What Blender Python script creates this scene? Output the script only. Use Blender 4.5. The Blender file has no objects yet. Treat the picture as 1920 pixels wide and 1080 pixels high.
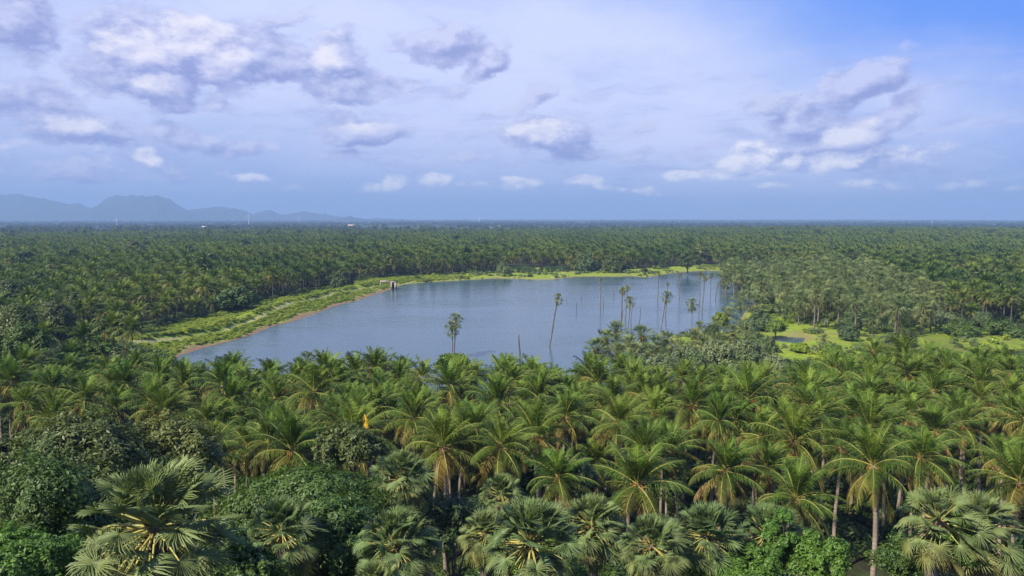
import bpy, math, random
import numpy as np
from mathutils import Vector

R = math.radians
rng = np.random.default_rng(7)
random.seed(7)
C = bpy.context.scene.collection
scene = bpy.context.scene

# ------------------------------------------------------------------ view geometry
F = 1400.0
CAM_Z = 38.0
PITCH = math.atan((540 - 409) / F)
cp, sp = math.cos(PITCH), math.sin(PITCH)

def ray(px, py):
    cx = (px - 960) / F
    cy = (540 - py) / F
    return np.array([cx, cp + sp * cy, -sp + cp * cy])

def gpt(px, py, z=0.0):
    r = ray(px, py)
    t = (z - CAM_Z) / r[2]
    return np.array([r[0] * t, r[1] * t])

def to_px(x, y, z):
    dz = z - CAM_Z
    f = y * cp - dz * sp
    u = y * sp + dz * cp
    f = np.maximum(f, 1e-3)
    return 960 + F * x / f, 540 - F * u / f

def in_poly(px, py, poly):
    px = np.asarray(px, float); py = np.asarray(py, float)
    ins = np.zeros(px.shape, bool)
    n = len(poly)
    for i in range(n):
        x0, y0 = poly[i]; x1, y1 = poly[(i + 1) % n]
        if y0 == y1: continue
        c = ((y0 > py) != (y1 > py)) & (px < (x1 - x0) * (py - y0) / (y1 - y0) + x0)
        ins ^= c
    return ins

def seg_dist(x, y, pts, closed=True):
    d = np.full(x.shape, 1e18)
    n = len(pts)
    for i in range(n if closed else n - 1):
        ax, ay = pts[i]; bx, by = pts[(i + 1) % n]
        ex, ey = bx - ax, by - ay
        L2 = ex * ex + ey * ey
        if L2 < 1e-9: continue
        t = np.clip(((x - ax) * ex + (y - ay) * ey) / L2, 0, 1)
        d = np.minimum(d, (x - ax - t * ex) ** 2 + (y - ay - t * ey) ** 2)
    return np.sqrt(d)

def sstep(a, b, x):
    t = np.clip((x - a) / (b - a), 0, 1)
    return t * t * (3 - 2 * t)

def vnoise(x, y, s, seed=0):
    x = np.asarray(x) / s; y = np.asarray(y) / s
    xi = np.floor(x).astype(np.int64); yi = np.floor(y).astype(np.int64)
    fx = x - xi; fy = y - yi
    fx = fx * fx * (3 - 2 * fx); fy = fy * fy * (3 - 2 * fy)
    def h(a, b):
        v = np.sin(a * 127.1 + b * 311.7 + seed * 74.7) * 43758.5453
        return v - np.floor(v)
    return (h(xi, yi) * (1 - fx) + h(xi + 1, yi) * fx) * (1 - fy) + (h(xi, yi + 1) * (1 - fx) + h(xi + 1, yi + 1) * fx) * fy

# ------------------------------------------------------------------ lake outline on the plan
shore_px = [(333, 668), (380, 652), (430, 640), (480, 625), (510, 611), (547, 603), (580, 592), (610, 580), (640, 570),
            (673, 563), (705, 551), (728, 544), (743, 538), (757, 533), (800, 529), (853, 526), (900, 523.5), (933, 521.5), (973, 522.5),
            (1005, 524), (1037, 524), (1060, 521), (1083, 518.5), (1120, 518), (1167, 518.5), (1180, 517), (1213, 520),
            (1235, 516), (1253, 513), (1280, 510), (1313, 508), (1347, 507.5), (1430, 511), (1545, 515), (1545, 533),
            (1470, 548), (1405, 575), (1388, 600), (1382, 618), (1340, 627), (1300, 631), (1262, 629), (1248, 638), (1280, 652), (1330, 664)]
lake = [tuple(gpt(*p)) for p in shore_px] + [(60, 160), (38, 152), (0, 146), (-40, 150), (-66, 160), (-86, 176)]
ponds = [[tuple(gpt(*p)) for p in [(1450, 634), (1475, 632), (1512, 633), (1508, 640), (1494, 645), (1470, 643), (1454, 639)]]]
crest = [(-150, 160), (-128, 176), (-108, 192), tuple(gpt(417, 607, 4)), tuple(gpt(560, 562, 4)), tuple(gpt(725, 524, 4)), (-58, 440)]

MEADOW = [(1440, 622), (1560, 618), (1640, 634), (1760, 628), (1930, 622), (1990, 655), (1800, 668), (1600, 662), (1400, 668)]
SWAMP = [(1352, 552), (1375, 612), (1450, 614), (1560, 614), (1640, 640), (1720, 642), (1775, 628), (1770, 590), (1700, 565), (1640, 540), (1600, 518), (1540, 505), (1400, 500), (1345, 505)]
FARGRASS = [(935, 505), (1060, 503), (1075, 516), (1040, 528), (930, 526)]
FARGRASS2 = [(1150, 509), (1240, 503), (1330, 497), (1350, 509), (1250, 520), (1160, 524)]
FARPATH = [tuple(gpt(*p)) for p in [(1037, 523), (1050, 516), (1062, 511), (1066, 506)]]
CREDPATH = [tuple(gpt(*p)) for p in [(1500, 628), (1560, 631), (1610, 634), (1640, 636)]]

def lake_sd(x, y):
    d = seg_dist(x, y, lake)
    s = np.where(in_poly(x, y, lake), -d, d)
    for p in ponds:
        d2 = seg_dist(x, y, p)
        s = np.minimum(s, np.where(in_poly(x, y, p), -d2, d2))
    return s

def ground(x, y, sd=None):
    x = np.asarray(x, float); y = np.asarray(y, float)
    if sd is None: sd = lake_sd(x, y)
    r = np.hypot(x, y)
    h = np.interp(r, [0, 15, 25, 40, 55, 70, 90, 120, 150, 200], [14, 12, 9.5, 6.4, 4.4, 3.2, 2.4, 1.7, 1.2, 0.9])
    far = sstep(500, 1500, r)
    h = h + far * (vnoise(x, y, 700, 3) - 0.5) * 5 - far * 0.5
    az = np.arctan2(x, np.maximum(y, 1e-3))
    rise = sstep(-0.12, 0.45, az) * sstep(700, 1500, r) * (1 - sstep(1900, 2600, r))
    h = h + rise * 5
    h = h - sstep(1750, 3200, r) * 24
    h = h + sstep(5000, 13000, r) * 36 + sstep(5000, 12000, r) * (vnoise(x, y, 2600, 8) - 0.5) * 16 + sstep(2500, 4000, r) * (vnoise(x, y, 900, 18) - 0.5) * 8
    dc = seg_dist(x, y, crest, False)
    h = np.maximum(h, 4.2 * np.exp(-(dc / 9.0) ** 2) + 0.3)
    land = np.minimum(h, 0.05 + np.maximum(sd, 0) * 0.22 + np.maximum(sd - 8, 0) * 0.3)
    bed = np.maximum(-2.0, sd * 0.12)
    return np.where(sd < 0, bed, land)

def gz(x, y):
    return float(ground(np.array([x]), np.array([y]))[0])

def place(px, py, hc, d0=14.0, d1=420.0):
    """point on the ground whose height+hc is met by the sight line"""
    r = ray(px, py)
    t = np.linspace(d0, d1, 3000)
    X = r[0] * t; Y = r[1] * t; Z = CAM_Z + r[2] * t
    G = ground(X, Y) + hc
    k = np.argmax(Z <= G)
    if Z[k] > G[k]: k = len(t) - 1
    return X[k], Y[k], float(G[k] - hc)

def at_dist(px, py, y):
    r = ray(px, py); t = y / r[1]
    return r[0] * t, y, CAM_Z + r[2] * t

# ------------------------------------------------------------------ materials
def newmat(name):
    m = bpy.data.materials.new(name); m.use_nodes = True
    nt = m.node_tree; nt.nodes.clear()
    return m, nt

class NB:
    def __init__(s, nt): s.nt = nt
    def n(s, t, **kw):
        nd = s.nt.nodes.new(t)
        for k, v in kw.items(): setattr(nd, k, v)
        return nd
    def l(s, a, b): s.nt.links.new(a, b)
    def val(s, sock, v):
        if isinstance(v, bpy.types.NodeSocket): s.l(v, sock)
        else: sock.default_value = v
    def math(s, op, a, b=0.0, c=0.0, clamp=False):
        nd = s.n('ShaderNodeMath', operation=op, use_clamp=clamp)
        s.val(nd.inputs[0], a); s.val(nd.inputs[1], b)
        if op in ('MULTIPLY_ADD', 'SMOOTH_MAX', 'SMOOTH_MIN'): s.val(nd.inputs[2], c)
        return nd.outputs[0]
    def mix(s, f, a, b, blend='MIX'):
        nd = s.n('ShaderNodeMix', data_type='RGBA', blend_type=blend)
        s.val(nd.inputs[0], f)
        for i, v in ((6, a), (7, b)):
            if not isinstance(v, bpy.types.NodeSocket) and len(v) == 3: v = (*v, 1)
            s.val(nd.inputs[i], v)
        return nd.outputs[2]
    def ramp(s, f, a, b, lo=0.0, hi=1.0):
        nd = s.n('ShaderNodeMapRange', interpolation_type='SMOOTHSTEP')
        s.val(nd.inputs[0], f); nd.inputs[1].default_value = a; nd.inputs[2].default_value = b
        nd.inputs[3].default_value = lo; nd.inputs[4].default_value = hi
        return nd.outputs[0]
    def noise(s, vec, scale, detail=3.0, rough=0.55):
        nd = s.n('ShaderNodeTexNoise'); s.val(nd.inputs['Vector'], vec) if vec is not None else None
        nd.inputs['Scale'].default_value = scale; nd.inputs['Detail'].default_value = detail; nd.inputs['Roughness'].default_value = rough
        return nd.outputs[0]

def leaf_mat(name, young, mature, old, rough=0.5, trans=0.28, spec=0.35, var=0.35, broad=False):
    m, nt = newmat(name); b = NB(nt)
    at = b.n('ShaderNodeAttribute', attribute_name='tint')
    sepn = b.n('ShaderNodeSeparateColor'); b.l(at.outputs['Color'], sepn.inputs[0])
    age, rnd = sepn.outputs[0], sepn.outputs[1]
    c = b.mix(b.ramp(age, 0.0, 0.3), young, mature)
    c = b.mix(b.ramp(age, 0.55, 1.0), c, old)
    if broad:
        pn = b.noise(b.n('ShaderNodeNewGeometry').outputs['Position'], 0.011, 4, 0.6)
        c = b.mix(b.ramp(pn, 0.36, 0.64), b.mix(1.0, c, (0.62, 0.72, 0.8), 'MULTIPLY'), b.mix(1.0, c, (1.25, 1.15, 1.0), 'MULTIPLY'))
    oi = b.n('ShaderNodeObjectInfo')
    k = b.math('MULTIPLY_ADD', b.math('ADD', rnd, oi.outputs['Random']), var, 1.0 - var)
    hs = b.n('ShaderNodeHueSaturation')
    b.val(hs.inputs['Hue'], b.math('MULTIPLY_ADD', oi.outputs['Random'], -0.035, 0.517))
    b.val(hs.inputs['Value'], k); b.l(c, hs.inputs['Color'])
    col = hs.outputs[0]
    p = b.n('ShaderNodeBsdfPrincipled'); b.l(col, p.inputs['Base Color'])
    p.inputs['Roughness'].default_value = rough; p.inputs['Specular IOR Level'].default_value = spec
    t = b.n('ShaderNodeBsdfTranslucent')
    b.l(b.mix(1.0, col, (1.25, 1.3, 0.6), 'MULTIPLY'), t.inputs[0])
    mx = b.n('ShaderNodeMixShader'); mx.inputs[0].default_value = trans
    b.l(p.outputs[0], mx.inputs[1]); b.l(t.outputs[0], mx.inputs[2])
    o = b.n('ShaderNodeOutputMaterial'); b.l(mx.outputs[0], o.inputs[0])
    return m

def plain_mat(name, col, rough=0.8, nscale=3.0, amt=0.4, col2=None, zbands=0.0, spec=0.2):
    m, nt = newmat(name); b = NB(nt)
    tc = b.n('ShaderNodeTexCoord')
    nz = b.noise(tc.outputs['Object'], nscale, 4)
    c = b.mix(b.ramp(nz, 0.35, 0.65), col, col2 or tuple(x * (1 - amt) for x in col))
    if zbands:
        w = b.n('ShaderNodeTexWave', bands_direction='Z'); b.l(tc.outputs['Object'], w.inputs[0])
        w.inputs['Scale'].default_value = zbands; w.inputs['Distortion'].default_value = 2.0
        c = b.mix(b.math('MULTIPLY', w.outputs['Fac'], 0.5), c, tuple(x * 0.45 for x in col))
    p = b.n('ShaderNodeBsdfPrincipled'); b.l(c, p.inputs['Base Color'])
    p.inputs['Roughness'].default_value = rough; p.inputs['Specular IOR Level'].default_value = spec
    o = b.n('ShaderNodeOutputMaterial'); b.l(p.outputs[0], o.inputs[0])
    return m

M = {}
M['coco'] = leaf_mat('coconut_leaf', (0.094, 0.160, 0.019), (0.055, 0.097, 0.014), (0.165, 0.135, 0.030), rough=0.6, spec=0.16, trans=0.22)
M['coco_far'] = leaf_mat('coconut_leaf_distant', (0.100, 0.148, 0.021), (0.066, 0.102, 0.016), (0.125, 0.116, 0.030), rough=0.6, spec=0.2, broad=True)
M['palmyra'] = leaf_mat('palmyra_leaf', (0.150, 0.205, 0.070), (0.104, 0.148, 0.048), (0.170, 0.165, 0.046), rough=0.5, trans=0.22, spec=0.3)
M['palmyra_far'] = leaf_mat('palmyra_leaf_distant', (0.160, 0.205, 0.064), (0.100, 0.136, 0.040), (0.145, 0.150, 0.048), rough=0.5, trans=0.25)
M['petiole'] = plain_mat('palm_leaf_stalk', (0.36, 0.30, 0.085), 0.5, 2.0, 0.4, (0.20, 0.22, 0.07))
M['rachis'] = plain_mat('frond_midrib', (0.26, 0.24, 0.06), 0.5, 2.0, 0.3)
M['fibre'] = plain_mat('palm_fibre', (0.16, 0.09, 0.045), 0.9, 6.0, 0.7)
M['nut'] = plain_mat('coconut_husk', (0.30, 0.115, 0.035), 0.6, 3.0, 0.5, (0.16, 0.12, 0.03))
M['bark_coco'] = plain_mat('coconut_bark', (0.27, 0.215, 0.165), 0.9, 5.0, 0.4, zbands=14.0)
M['bark_palmyra'] = plain_mat('palmyra_bark', (0.17, 0.145, 0.125), 0.9, 5.0, 0.5, zbands=10.0)
M['bark_dead'] = plain_mat('dead_palm_bark', (0.11, 0.095, 0.085), 0.9, 5.0, 0.4)
M['bark_tree'] = plain_mat('tree_bark', (0.13, 0.095, 0.07), 0.9, 3.0, 0.5)
def bl(name, c, var=0.4):
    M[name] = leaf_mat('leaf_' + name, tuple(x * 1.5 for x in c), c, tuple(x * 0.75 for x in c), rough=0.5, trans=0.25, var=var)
bl('dark', (0.056, 0.080, 0.019))
bl('olive', (0.076, 0.100, 0.022))
bl('rain', (0.052, 0.094, 0.014))  # leaf green lowered to carry the cloud shadow over the rain trees
bl('bright', (0.085, 0.155, 0.020))
bl('lime', (0.12, 0.18, 0.026))
bl('silver', (0.140, 0.178, 0.078))
bl('grey', (0.095, 0.135, 0.050))
bl('scrub', (0.215, 0.275, 0.022), 0.3)
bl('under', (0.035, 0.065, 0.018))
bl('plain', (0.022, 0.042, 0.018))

# ------------------------------------------------------------------ mesh helpers
class MB:
    def __init__(s): s.v = []; s.t = []; s.c = []; s.m = []; s.n = 0
    def add(s, v, t, c=None, mi=0):
        v = np.asarray(v, np.float32).reshape(-1, 3); t = np.asarray(t, np.int32).reshape(-1, 3)
        if c is None: c = np.zeros((len(v), 3), np.float32)
        c = np.broadcast_to(np.asarray(c, np.float32), (len(v), 3))
        s.v.append(v); s.t.append(t + s.n); s.c.append(c); s.m.append(np.full(len(t), mi, np.int32)); s.n += len(v)
    def mesh(s, name, mats, smooth=False):
        v = np.concatenate(s.v); t = np.concatenate(s.t); c = np.concatenate(s.c); mi = np.concatenate(s.m)
        me = bpy.data.meshes.new(name)
        me.vertices.add(len(v)); me.vertices.foreach_set('co', v.ravel())
        me.loops.add(len(t) * 3); me.loops.foreach_set('vertex_index', t.ravel())
        me.polygons.add(len(t)); me.polygons.foreach_set('loop_start', np.arange(0, len(t) * 3, 3, dtype=np.int32))
        me.polygons.foreach_set('loop_total', np.full(len(t), 3, np.int32))
        for m in mats: me.materials.append(m)
        me.polygons.foreach_set('material_index', mi)
        if smooth: me.polygons.foreach_set('use_smooth', np.ones(len(t), bool))
        a = me.color_attributes.new('tint', 'FLOAT_COLOR', 'POINT')
        a.data.foreach_set('color', np.concatenate([c, np.ones((len(c), 1), np.float32)], 1).ravel())
        me.update(calc_edges=True)
        return me

def tube(mb, pts, rad, sides=6, c=None, mi=0, cap=True):
    pts = np.asarray(pts, float); n = len(pts)
    rad = np.broadcast_to(np.asarray(rad, float), (n,))
    tan = np.gradient(pts, axis=0)
    tan /= np.linalg.norm(tan, axis=1)[:, None] + 1e-9
    up = np.array([0.13, 0.21, 1.0]) if abs(tan[0, 2]) < 0.9 else np.array([1.0, 0.1, 0])
    a = np.cross(tan, up); a /= np.linalg.norm(a, axis=1)[:, None] + 1e-9
    b = np.cross(tan, a)
    th = np.linspace(0, 2 * np.pi, sides, endpoint=False)
    V = pts[:, None] + rad[:, None, None] * (np.cos(th)[None, :, None] * a[:, None] + np.sin(th)[None, :, None] * b[:, None])
    T = []
    for i in range(n - 1):
        for j in range(sides):
            k = (j + 1) % sides
            T += [(i * sides + j, i * sides + k, (i + 1) * sides + k), (i * sides + j, (i + 1) * sides + k, (i + 1) * sides + j)]
    V = V.reshape(-1, 3)
    if cap:
        V = np.vstack([V, pts[-1] + tan[-1] * rad[-1] * 0.5, pts[0]])
        for j in range(sides):
            k = (j + 1) % sides
            T.append(((n - 1) * sides + j, (n - 1) * sides + k, n * sides))
            T.append((k, j, n * sides + 1))
    mb.add(V, T, c, mi)

def boxm(mb, c, s, rot=0.0, mi=0):
    x, y, z = np.array(s) / 2
    V = np.array([(i, j, k) for i in (-x, x) for j in (-y, y) for k in (-z, z)])
    cr, sr = math.cos(rot), math.sin(rot)
    V = np.stack([V[:, 0] * cr - V[:, 1] * sr, V[:, 0] * sr + V[:, 1] * cr, V[:, 2]], 1) + np.array(c)
    T = [(0, 1, 3), (0, 3, 2), (4, 6, 7), (4, 7, 5), (0, 4, 5), (0, 5, 1), (2, 3, 7), (2, 7, 6), (0, 2, 6), (0, 6, 4), (1, 5, 7), (1, 7, 3)]
    mb.add(V, T, None, mi)

def unit(v):
    return v / (np.linalg.norm(v, axis=-1, keepdims=True) + 1e-9)

# -------- coconut crown
def coco_crown(seed, nf=26, L=4.5, nl=40, lw=0.052, wind=0.34, mats=None, rach=True, dead=2):
    g = np.random.default_rng(seed); mb = MB()
    Z = np.array([0, 0, 1.0]); W = np.array([1.0, 0.25, 0])
    for i in range(nf + dead):
        isdead = i >= nf
        t = 1.0 if isdead else i / (nf - 1)
        az = i * 2.39996 + g.normal(0, 0.2)
        e0 = R(-48 + g.normal(0, 12)) if isdead else R(85 - 118 * t ** 1.05 + g.normal(0, 7))
        Li = L * (0.66 + 0.34 * min(1, t * 2.6)) * g.uniform(0.88, 1.08)
        dr = R(18 + 62 * t ** 0.75 + g.normal(0, 8))
        if isdead: dr = R(35)
        K = 12
        s = np.linspace(0, 1, K)
        e = np.maximum(e0 - dr * s ** 1.5, R(-84))
        H = np.array([math.cos(az), math.sin(az), 0])
        stp = (np.cos(e)[:, None] * H + np.sin(e)[:, None] * Z) * Li / (K - 1)
        P = np.cumsum(np.vstack([H * 0.12 + Z * (0.5 - 0.75 * t), stp[:-1]]), 0)
        P = P + W * (wind * Li * 0.30 * s[:, None] ** 2)
        tw = g.normal(0, 0.25)
        rn = g.uniform(0, 1)
        age = 1.0 if isdead else min(0.98, max(0.0, t * 0.95 + g.normal(0, 0.08)))
        # leaflets
        sj = np.linspace(0.13, 0.995, nl)
        Pj = np.stack([np.interp(sj, s, P[:, k]) for k in range(3)], 1)
        Tj = unit(np.stack([np.interp(sj, s, np.gradient(P[:, k])) for k in range(3)], 1))
        S0 = unit(np.cross(Tj, Z + 0.02 * H)); N0 = np.cross(S0, Tj)
        S = S0 * math.cos(tw) + N0 * math.sin(tw)
        al = np.interp(sj, [0, 0.5, 1], [R(72), R(58), R(22)])
        prof = np.sin(np.pi * (0.16 + 0.74 * sj)) ** 0.75
        ll = Li * 0.29 * prof
        gd = 0.12 + 0.75 * t + (0.5 if isdead else 0)
        for sd in (-1, 1):
            jit = g.normal(0, 0.13, (nl, 3))
            D = unit(Tj * np.cos(al)[:, None] + sd * S * np.sin(al)[:, None] + N0 * 0.22 * (1 - t) - Z * gd * 0.5 + W * wind * 0.7 + jit)
            mid = Pj + D * (ll * 0.5)[:, None]
            D2 = unit(D - Z * (0.35 + gd * 0.55) + W * wind)
            tip = mid + D2 * (ll * 0.5 * g.uniform(0.8, 1.15, nl))[:, None]
            wv = Tj * (lw * 0.5)
            V = np.stack([Pj - wv, Pj + wv, mid - wv * 0.95, mid + wv * 0.95, tip], 1).reshape(-1, 3)
            o = np.arange(nl)[:, None] * 5
            T = np.concatenate([o + [0, 1, 3], o + [0, 3, 2], o + [2, 3, 4]], 0)
            col = np.tile([age, rn, 0.5], (len(V), 1))
            mb.add(V, T, col, 2 if isdead else 0)
        if rach:
            tube(mb, P[::2] if nl < 30 else P, np.linspace(0.07, 0.012, len(P[::2] if nl < 30 else P)) * (1.0 if nl >= 30 else 1.3), 3, None, 1, cap=False)
    return mb.mesh('coconut_crown', mats or [M['coco'], M['rachis'], M['deadfrond']])

M['deadfrond'] = plain_mat('dead_frond', (0.20, 0.125, 0.055), 0.8, 2.0, 0.5)

def nuts_mesh(seed, n=11):
    g = np.random.default_rng(seed); mb = MB()
    th = np.linspace(0, 2 * np.pi, 8, endpoint=False)
    for i in range(n):
        a = g.uniform(0, 6.28); r = g.uniform(0.2, 0.52)
        c = np.array([math.cos(a) * r, math.sin(a) * r, g.uniform(-0.75, 0.0)]); q = g.uniform(0.11, 0.16)
        ph = [-0.9, -0.3, 0.4, 1.0]
        V = [c + q * np.array([math.cos(p) * math.cos(t), math.cos(p) * math.sin(t), 1.25 * math.sin(p)]) for p in ph for t in th] + [c - [0, 0, q * 1.25], c + [0, 0, q * 1.25]]
        T = []
        for k in range(3):
            for j in range(8):
                j2 = (j + 1) % 8
                T += [(k * 8 + j, k * 8 + j2, k * 8 + 8 + j2), (k * 8 + j, k * 8 + 8 + j2, k * 8 + 8 + j)]
        for j in range(8):
            T += [((j + 1) % 8, j, 32), (24 + j, 24 + (j + 1) % 8, 33)]
        mb.add(V, T)
    for i in range(9):   # flower stalks
        a = g.uniform(0, 6.28)
        p0 = np.array([math.cos(a) * .1, math.sin(a) * .1, 0.1]); p1 = p0 + np.array([math.cos(a) * .35, math.sin(a) * .35, .15]); p2 = p1 + np.array([math.cos(a) * .3, math.sin(a) * .3, -.35])
        tube(mb, [p0, p1, p2], [0.04, 0.03, 0.05], 4, None, 0)
    return mb.mesh('coconut_bunch', [M['nut']], True)

def trunk_mesh(seed, r0, r1, bend, mat, boot=0.0, dead=False):
    """unit-high trunk, foot at origin; returns mesh and offset of its top"""
    g = np.random.default_rng(seed); mb = MB()
    n = 12; s = np.linspace(0, 1, n)
    a = g.uniform(0, 6.28); b = g.uniform(0.3, 1) * bend
    off = np.stack([math.cos(a) * b * s ** 1.7, math.sin(a) * b * s ** 1.7, s], 1)
    off[:, 0] += 0.006 * np.sin(s * 9 + a)
    rr = r1 + (r0 - r1) * (1 - s) ** 1.3 + r0 * 0.5 * np.exp(-s * 25)
    if boot: rr = rr + boot * np.exp(-((1 - s) / 0.07) ** 2)
    tube(mb, off, rr, 8, None, 0)
    if dead:
        pass
    return mb.mesh('palm_trunk', [mat], True), off[-1]

# -------- palmyra (fan palm) crown
def fan_leaf(mb, g, base, H, e, pl, Rf, nseg, age, wind, free=2, mi_leaf=0, mi_pet=1, pet=True):
    Z = np.array([0, 0, 1.0]); W = np.array([1.0, 0.2, 0])
    D = math.cos(e) * H + math.sin(e) * Z
    sag = 0.05 + 0.4 * age
    K = 5; s = np.linspace(0, 1, K)
    P = base + D * (pl * s)[:, None] - Z * (sag * pl * 0.35 * s ** 2)[:, None]
    hub = P[-1]; T = unit(P[-1] - P[-2])
    side = unit(np.cross(T, Z + 0.05 * H)); nrm = np.cross(side, T)
    tw = g.normal(0, 0.55)
    side, nrm = side * math.cos(tw) + nrm * math.sin(tw), nrm * math.cos(tw) - side * math.sin(tw)
    # blade tilts back from the stalk
    tilt = R(g.uniform(-18, 30)) * (0.6 + 0.6 * age)
    X = T * math.cos(tilt) - nrm * math.sin(tilt); N = nrm * math.cos(tilt) + T * math.sin(tilt)
    if pet: tube(mb, P, np.linspace(0.062, 0.032, K) * (Rf / 1.15), 4, [age, 0.5, 0], mi_pet, cap=False)
    A = R(138)
    cupk = g.uniform(-0.25, 0.5)
    am = np.linspace(-A, A, nseg)
    da = A / nseg
    def dirn(a): return np.cos(a)[:, None] * X + np.sin(a)[:, None] * side
    def blade(a, r, z):
        cup = cupk * (np.sin(a) ** 2) * r
        return hub + dirn(a) * r[:, None] + N * (z + cup)[:, None] - Z * ((0.04 + 0.20 * age) * r ** 2 / Rf)[:, None] + W * (wind * 0.22 * r ** 2 / Rf)[:, None]
    Rm = Rf * (0.80 + 0.20 * np.cos(am * 0.6)) * g.uniform(0.93, 1.05, nseg)
    rj = Rm * g.uniform(0.16, 0.27, nseg)
    one = np.ones(nseg)
    E0 = blade(am - da, rj, -0.035 * Rf * one); E1 = blade(am + da, rj, -0.035 * Rf * one); Mm = blade(am, rj * 1.03, 0.03 * Rf * one)
    q = g.normal(0, 0.045, nseg)
    m0 = blade(am - da * 0.36 + q, Rm * 0.70, -0.03 * Rf * one); m1 = blade(am + da * 0.36 + q, Rm * 0.70, -0.03 * Rf * one); mm = blade(am + q, Rm * 0.71, 0.012 * Rf * one)
    dro = g.uniform(0.05, 0.55, nseg) * (0.25 + 0.9 * age)
    tip = blade(am + q * 2, Rm, 0 * one) - Z * (dro * Rf * 0.38)[:, None] + W * (wind * 0.18 * Rf)
    rn = g.uniform(0, 1)
    if free == 2:
        V = np.concatenate([hub[None], E0, Mm, E1, m0, mm, m1, tip]); n = nseg; k = np.arange(n)
        i = lambda b: (1 + b * n + k)[:, None]
        h = np.zeros((n, 1), int)
        cat = lambda *a: np.concatenate(a, 1)
        Tt = np.concatenate([cat(h, i(0), i(1)), cat(h, i(1), i(2)), cat(i(0), i(3), i(1)), cat(i(3), i(4), i(1)), cat(i(1), i(4), i(2)), cat(i(4), i(5), i(2)), cat(i(3), i(6), i(4)), cat(i(4), i(6), i(5))])
    else:
        V = np.concatenate([hub[None], E0, Mm, E1, tip]); n = nseg; k = np.arange(n)
        i = lambda b: (1 + b * n + k)[:, None]
        h = np.zeros((n, 1), int)
        cat = lambda *a: np.concatenate(a, 1)
        Tt = np.concatenate([cat(h, i(0), i(1)), cat(h, i(1), i(2)), cat(i(0), i(3), i(1)), cat(i(1), i(3), i(2))])
    mb.add(V, Tt, [age, rn, 0], mi_leaf)

def fan_crown(seed, nleaf=34, pl=1.15, Rf=1.35, nseg=40, free=2, wind=0.5, low=-58, mats=None, pet=True, skirt=0, pw=1.05):
    g = np.random.default_rng(seed); mb = MB()
    for i in range(nleaf):
        t = i / (nleaf - 1)
        az = i * 2.39996 + g.normal(0, 0.2)
        e = R(86 - (86 - low) * t ** pw + g.normal(0, 8))
        H = np.array([math.cos(az), math.sin(az), 0])
        b0 = np.array([0, 0, 0.25 - 0.55 * t]) + H * 0.12
        fan_leaf(mb, g, b0, H, e, pl * (0.75 + 0.4 * min(1, t * 2)) * g.uniform(0.85, 1.15), Rf * g.uniform(0.85, 1.1) * (0.85 + 0.15 * min(1, t * 3)), nseg,
                 min(0.98, max(0, t * 0.9 + g.normal(0, 0.08))), wind, free, 0, 1, pet)
    for i in range(skirt):
        az = g.uniform(0, 6.28); H = np.array([math.cos(az), math.sin(az), 0])
        fan_leaf(mb, g, np.array([0, 0, -0.45 - 0.05 * i]) + H * 0.12, H, R(g.uniform(-82, -62)), pl * 0.9, Rf * 0.8, max(10, nseg // 2), 0.9, wind * 0.3, free, 2, 2, pet)
    return mb.mesh('fan_palm_crown', mats or [M['palmyra'], M['petiole'], M['deadfrond']])

def heart_mesh(seed):
    """fibrous heart with the cut bases of old leaf stalks"""
    g = np.random.default_rng(seed); mb = MB()
    z = np.linspace(-1.1, 0.35, 8)
    tube(mb, np.stack([0 * z, 0 * z, z], 1), [0.17, 0.22, 0.30, 0.34, 0.33, 0.27, 0.18, 0.06], 9, None, 0)
    for i in range(34):
        a = i * 2.39996; zz = -1.0 + 1.1 * i / 34
        d = np.array([math.cos(a), math.sin(a), 0])
        p0 = d * 0.2 + [0, 0, zz]; p1 = d * g.uniform(0.38, 0.6) + [0, 0, zz + g.uniform(0.12, 0.35)]
        tube(mb, [p0, (p0 + p1) / 2 - [0, 0, 0.03], p1], [0.07, 0.055, 0.02], 4, None, 0)
    return mb.mesh('fibre_heart', [M['fibre']])

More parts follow.
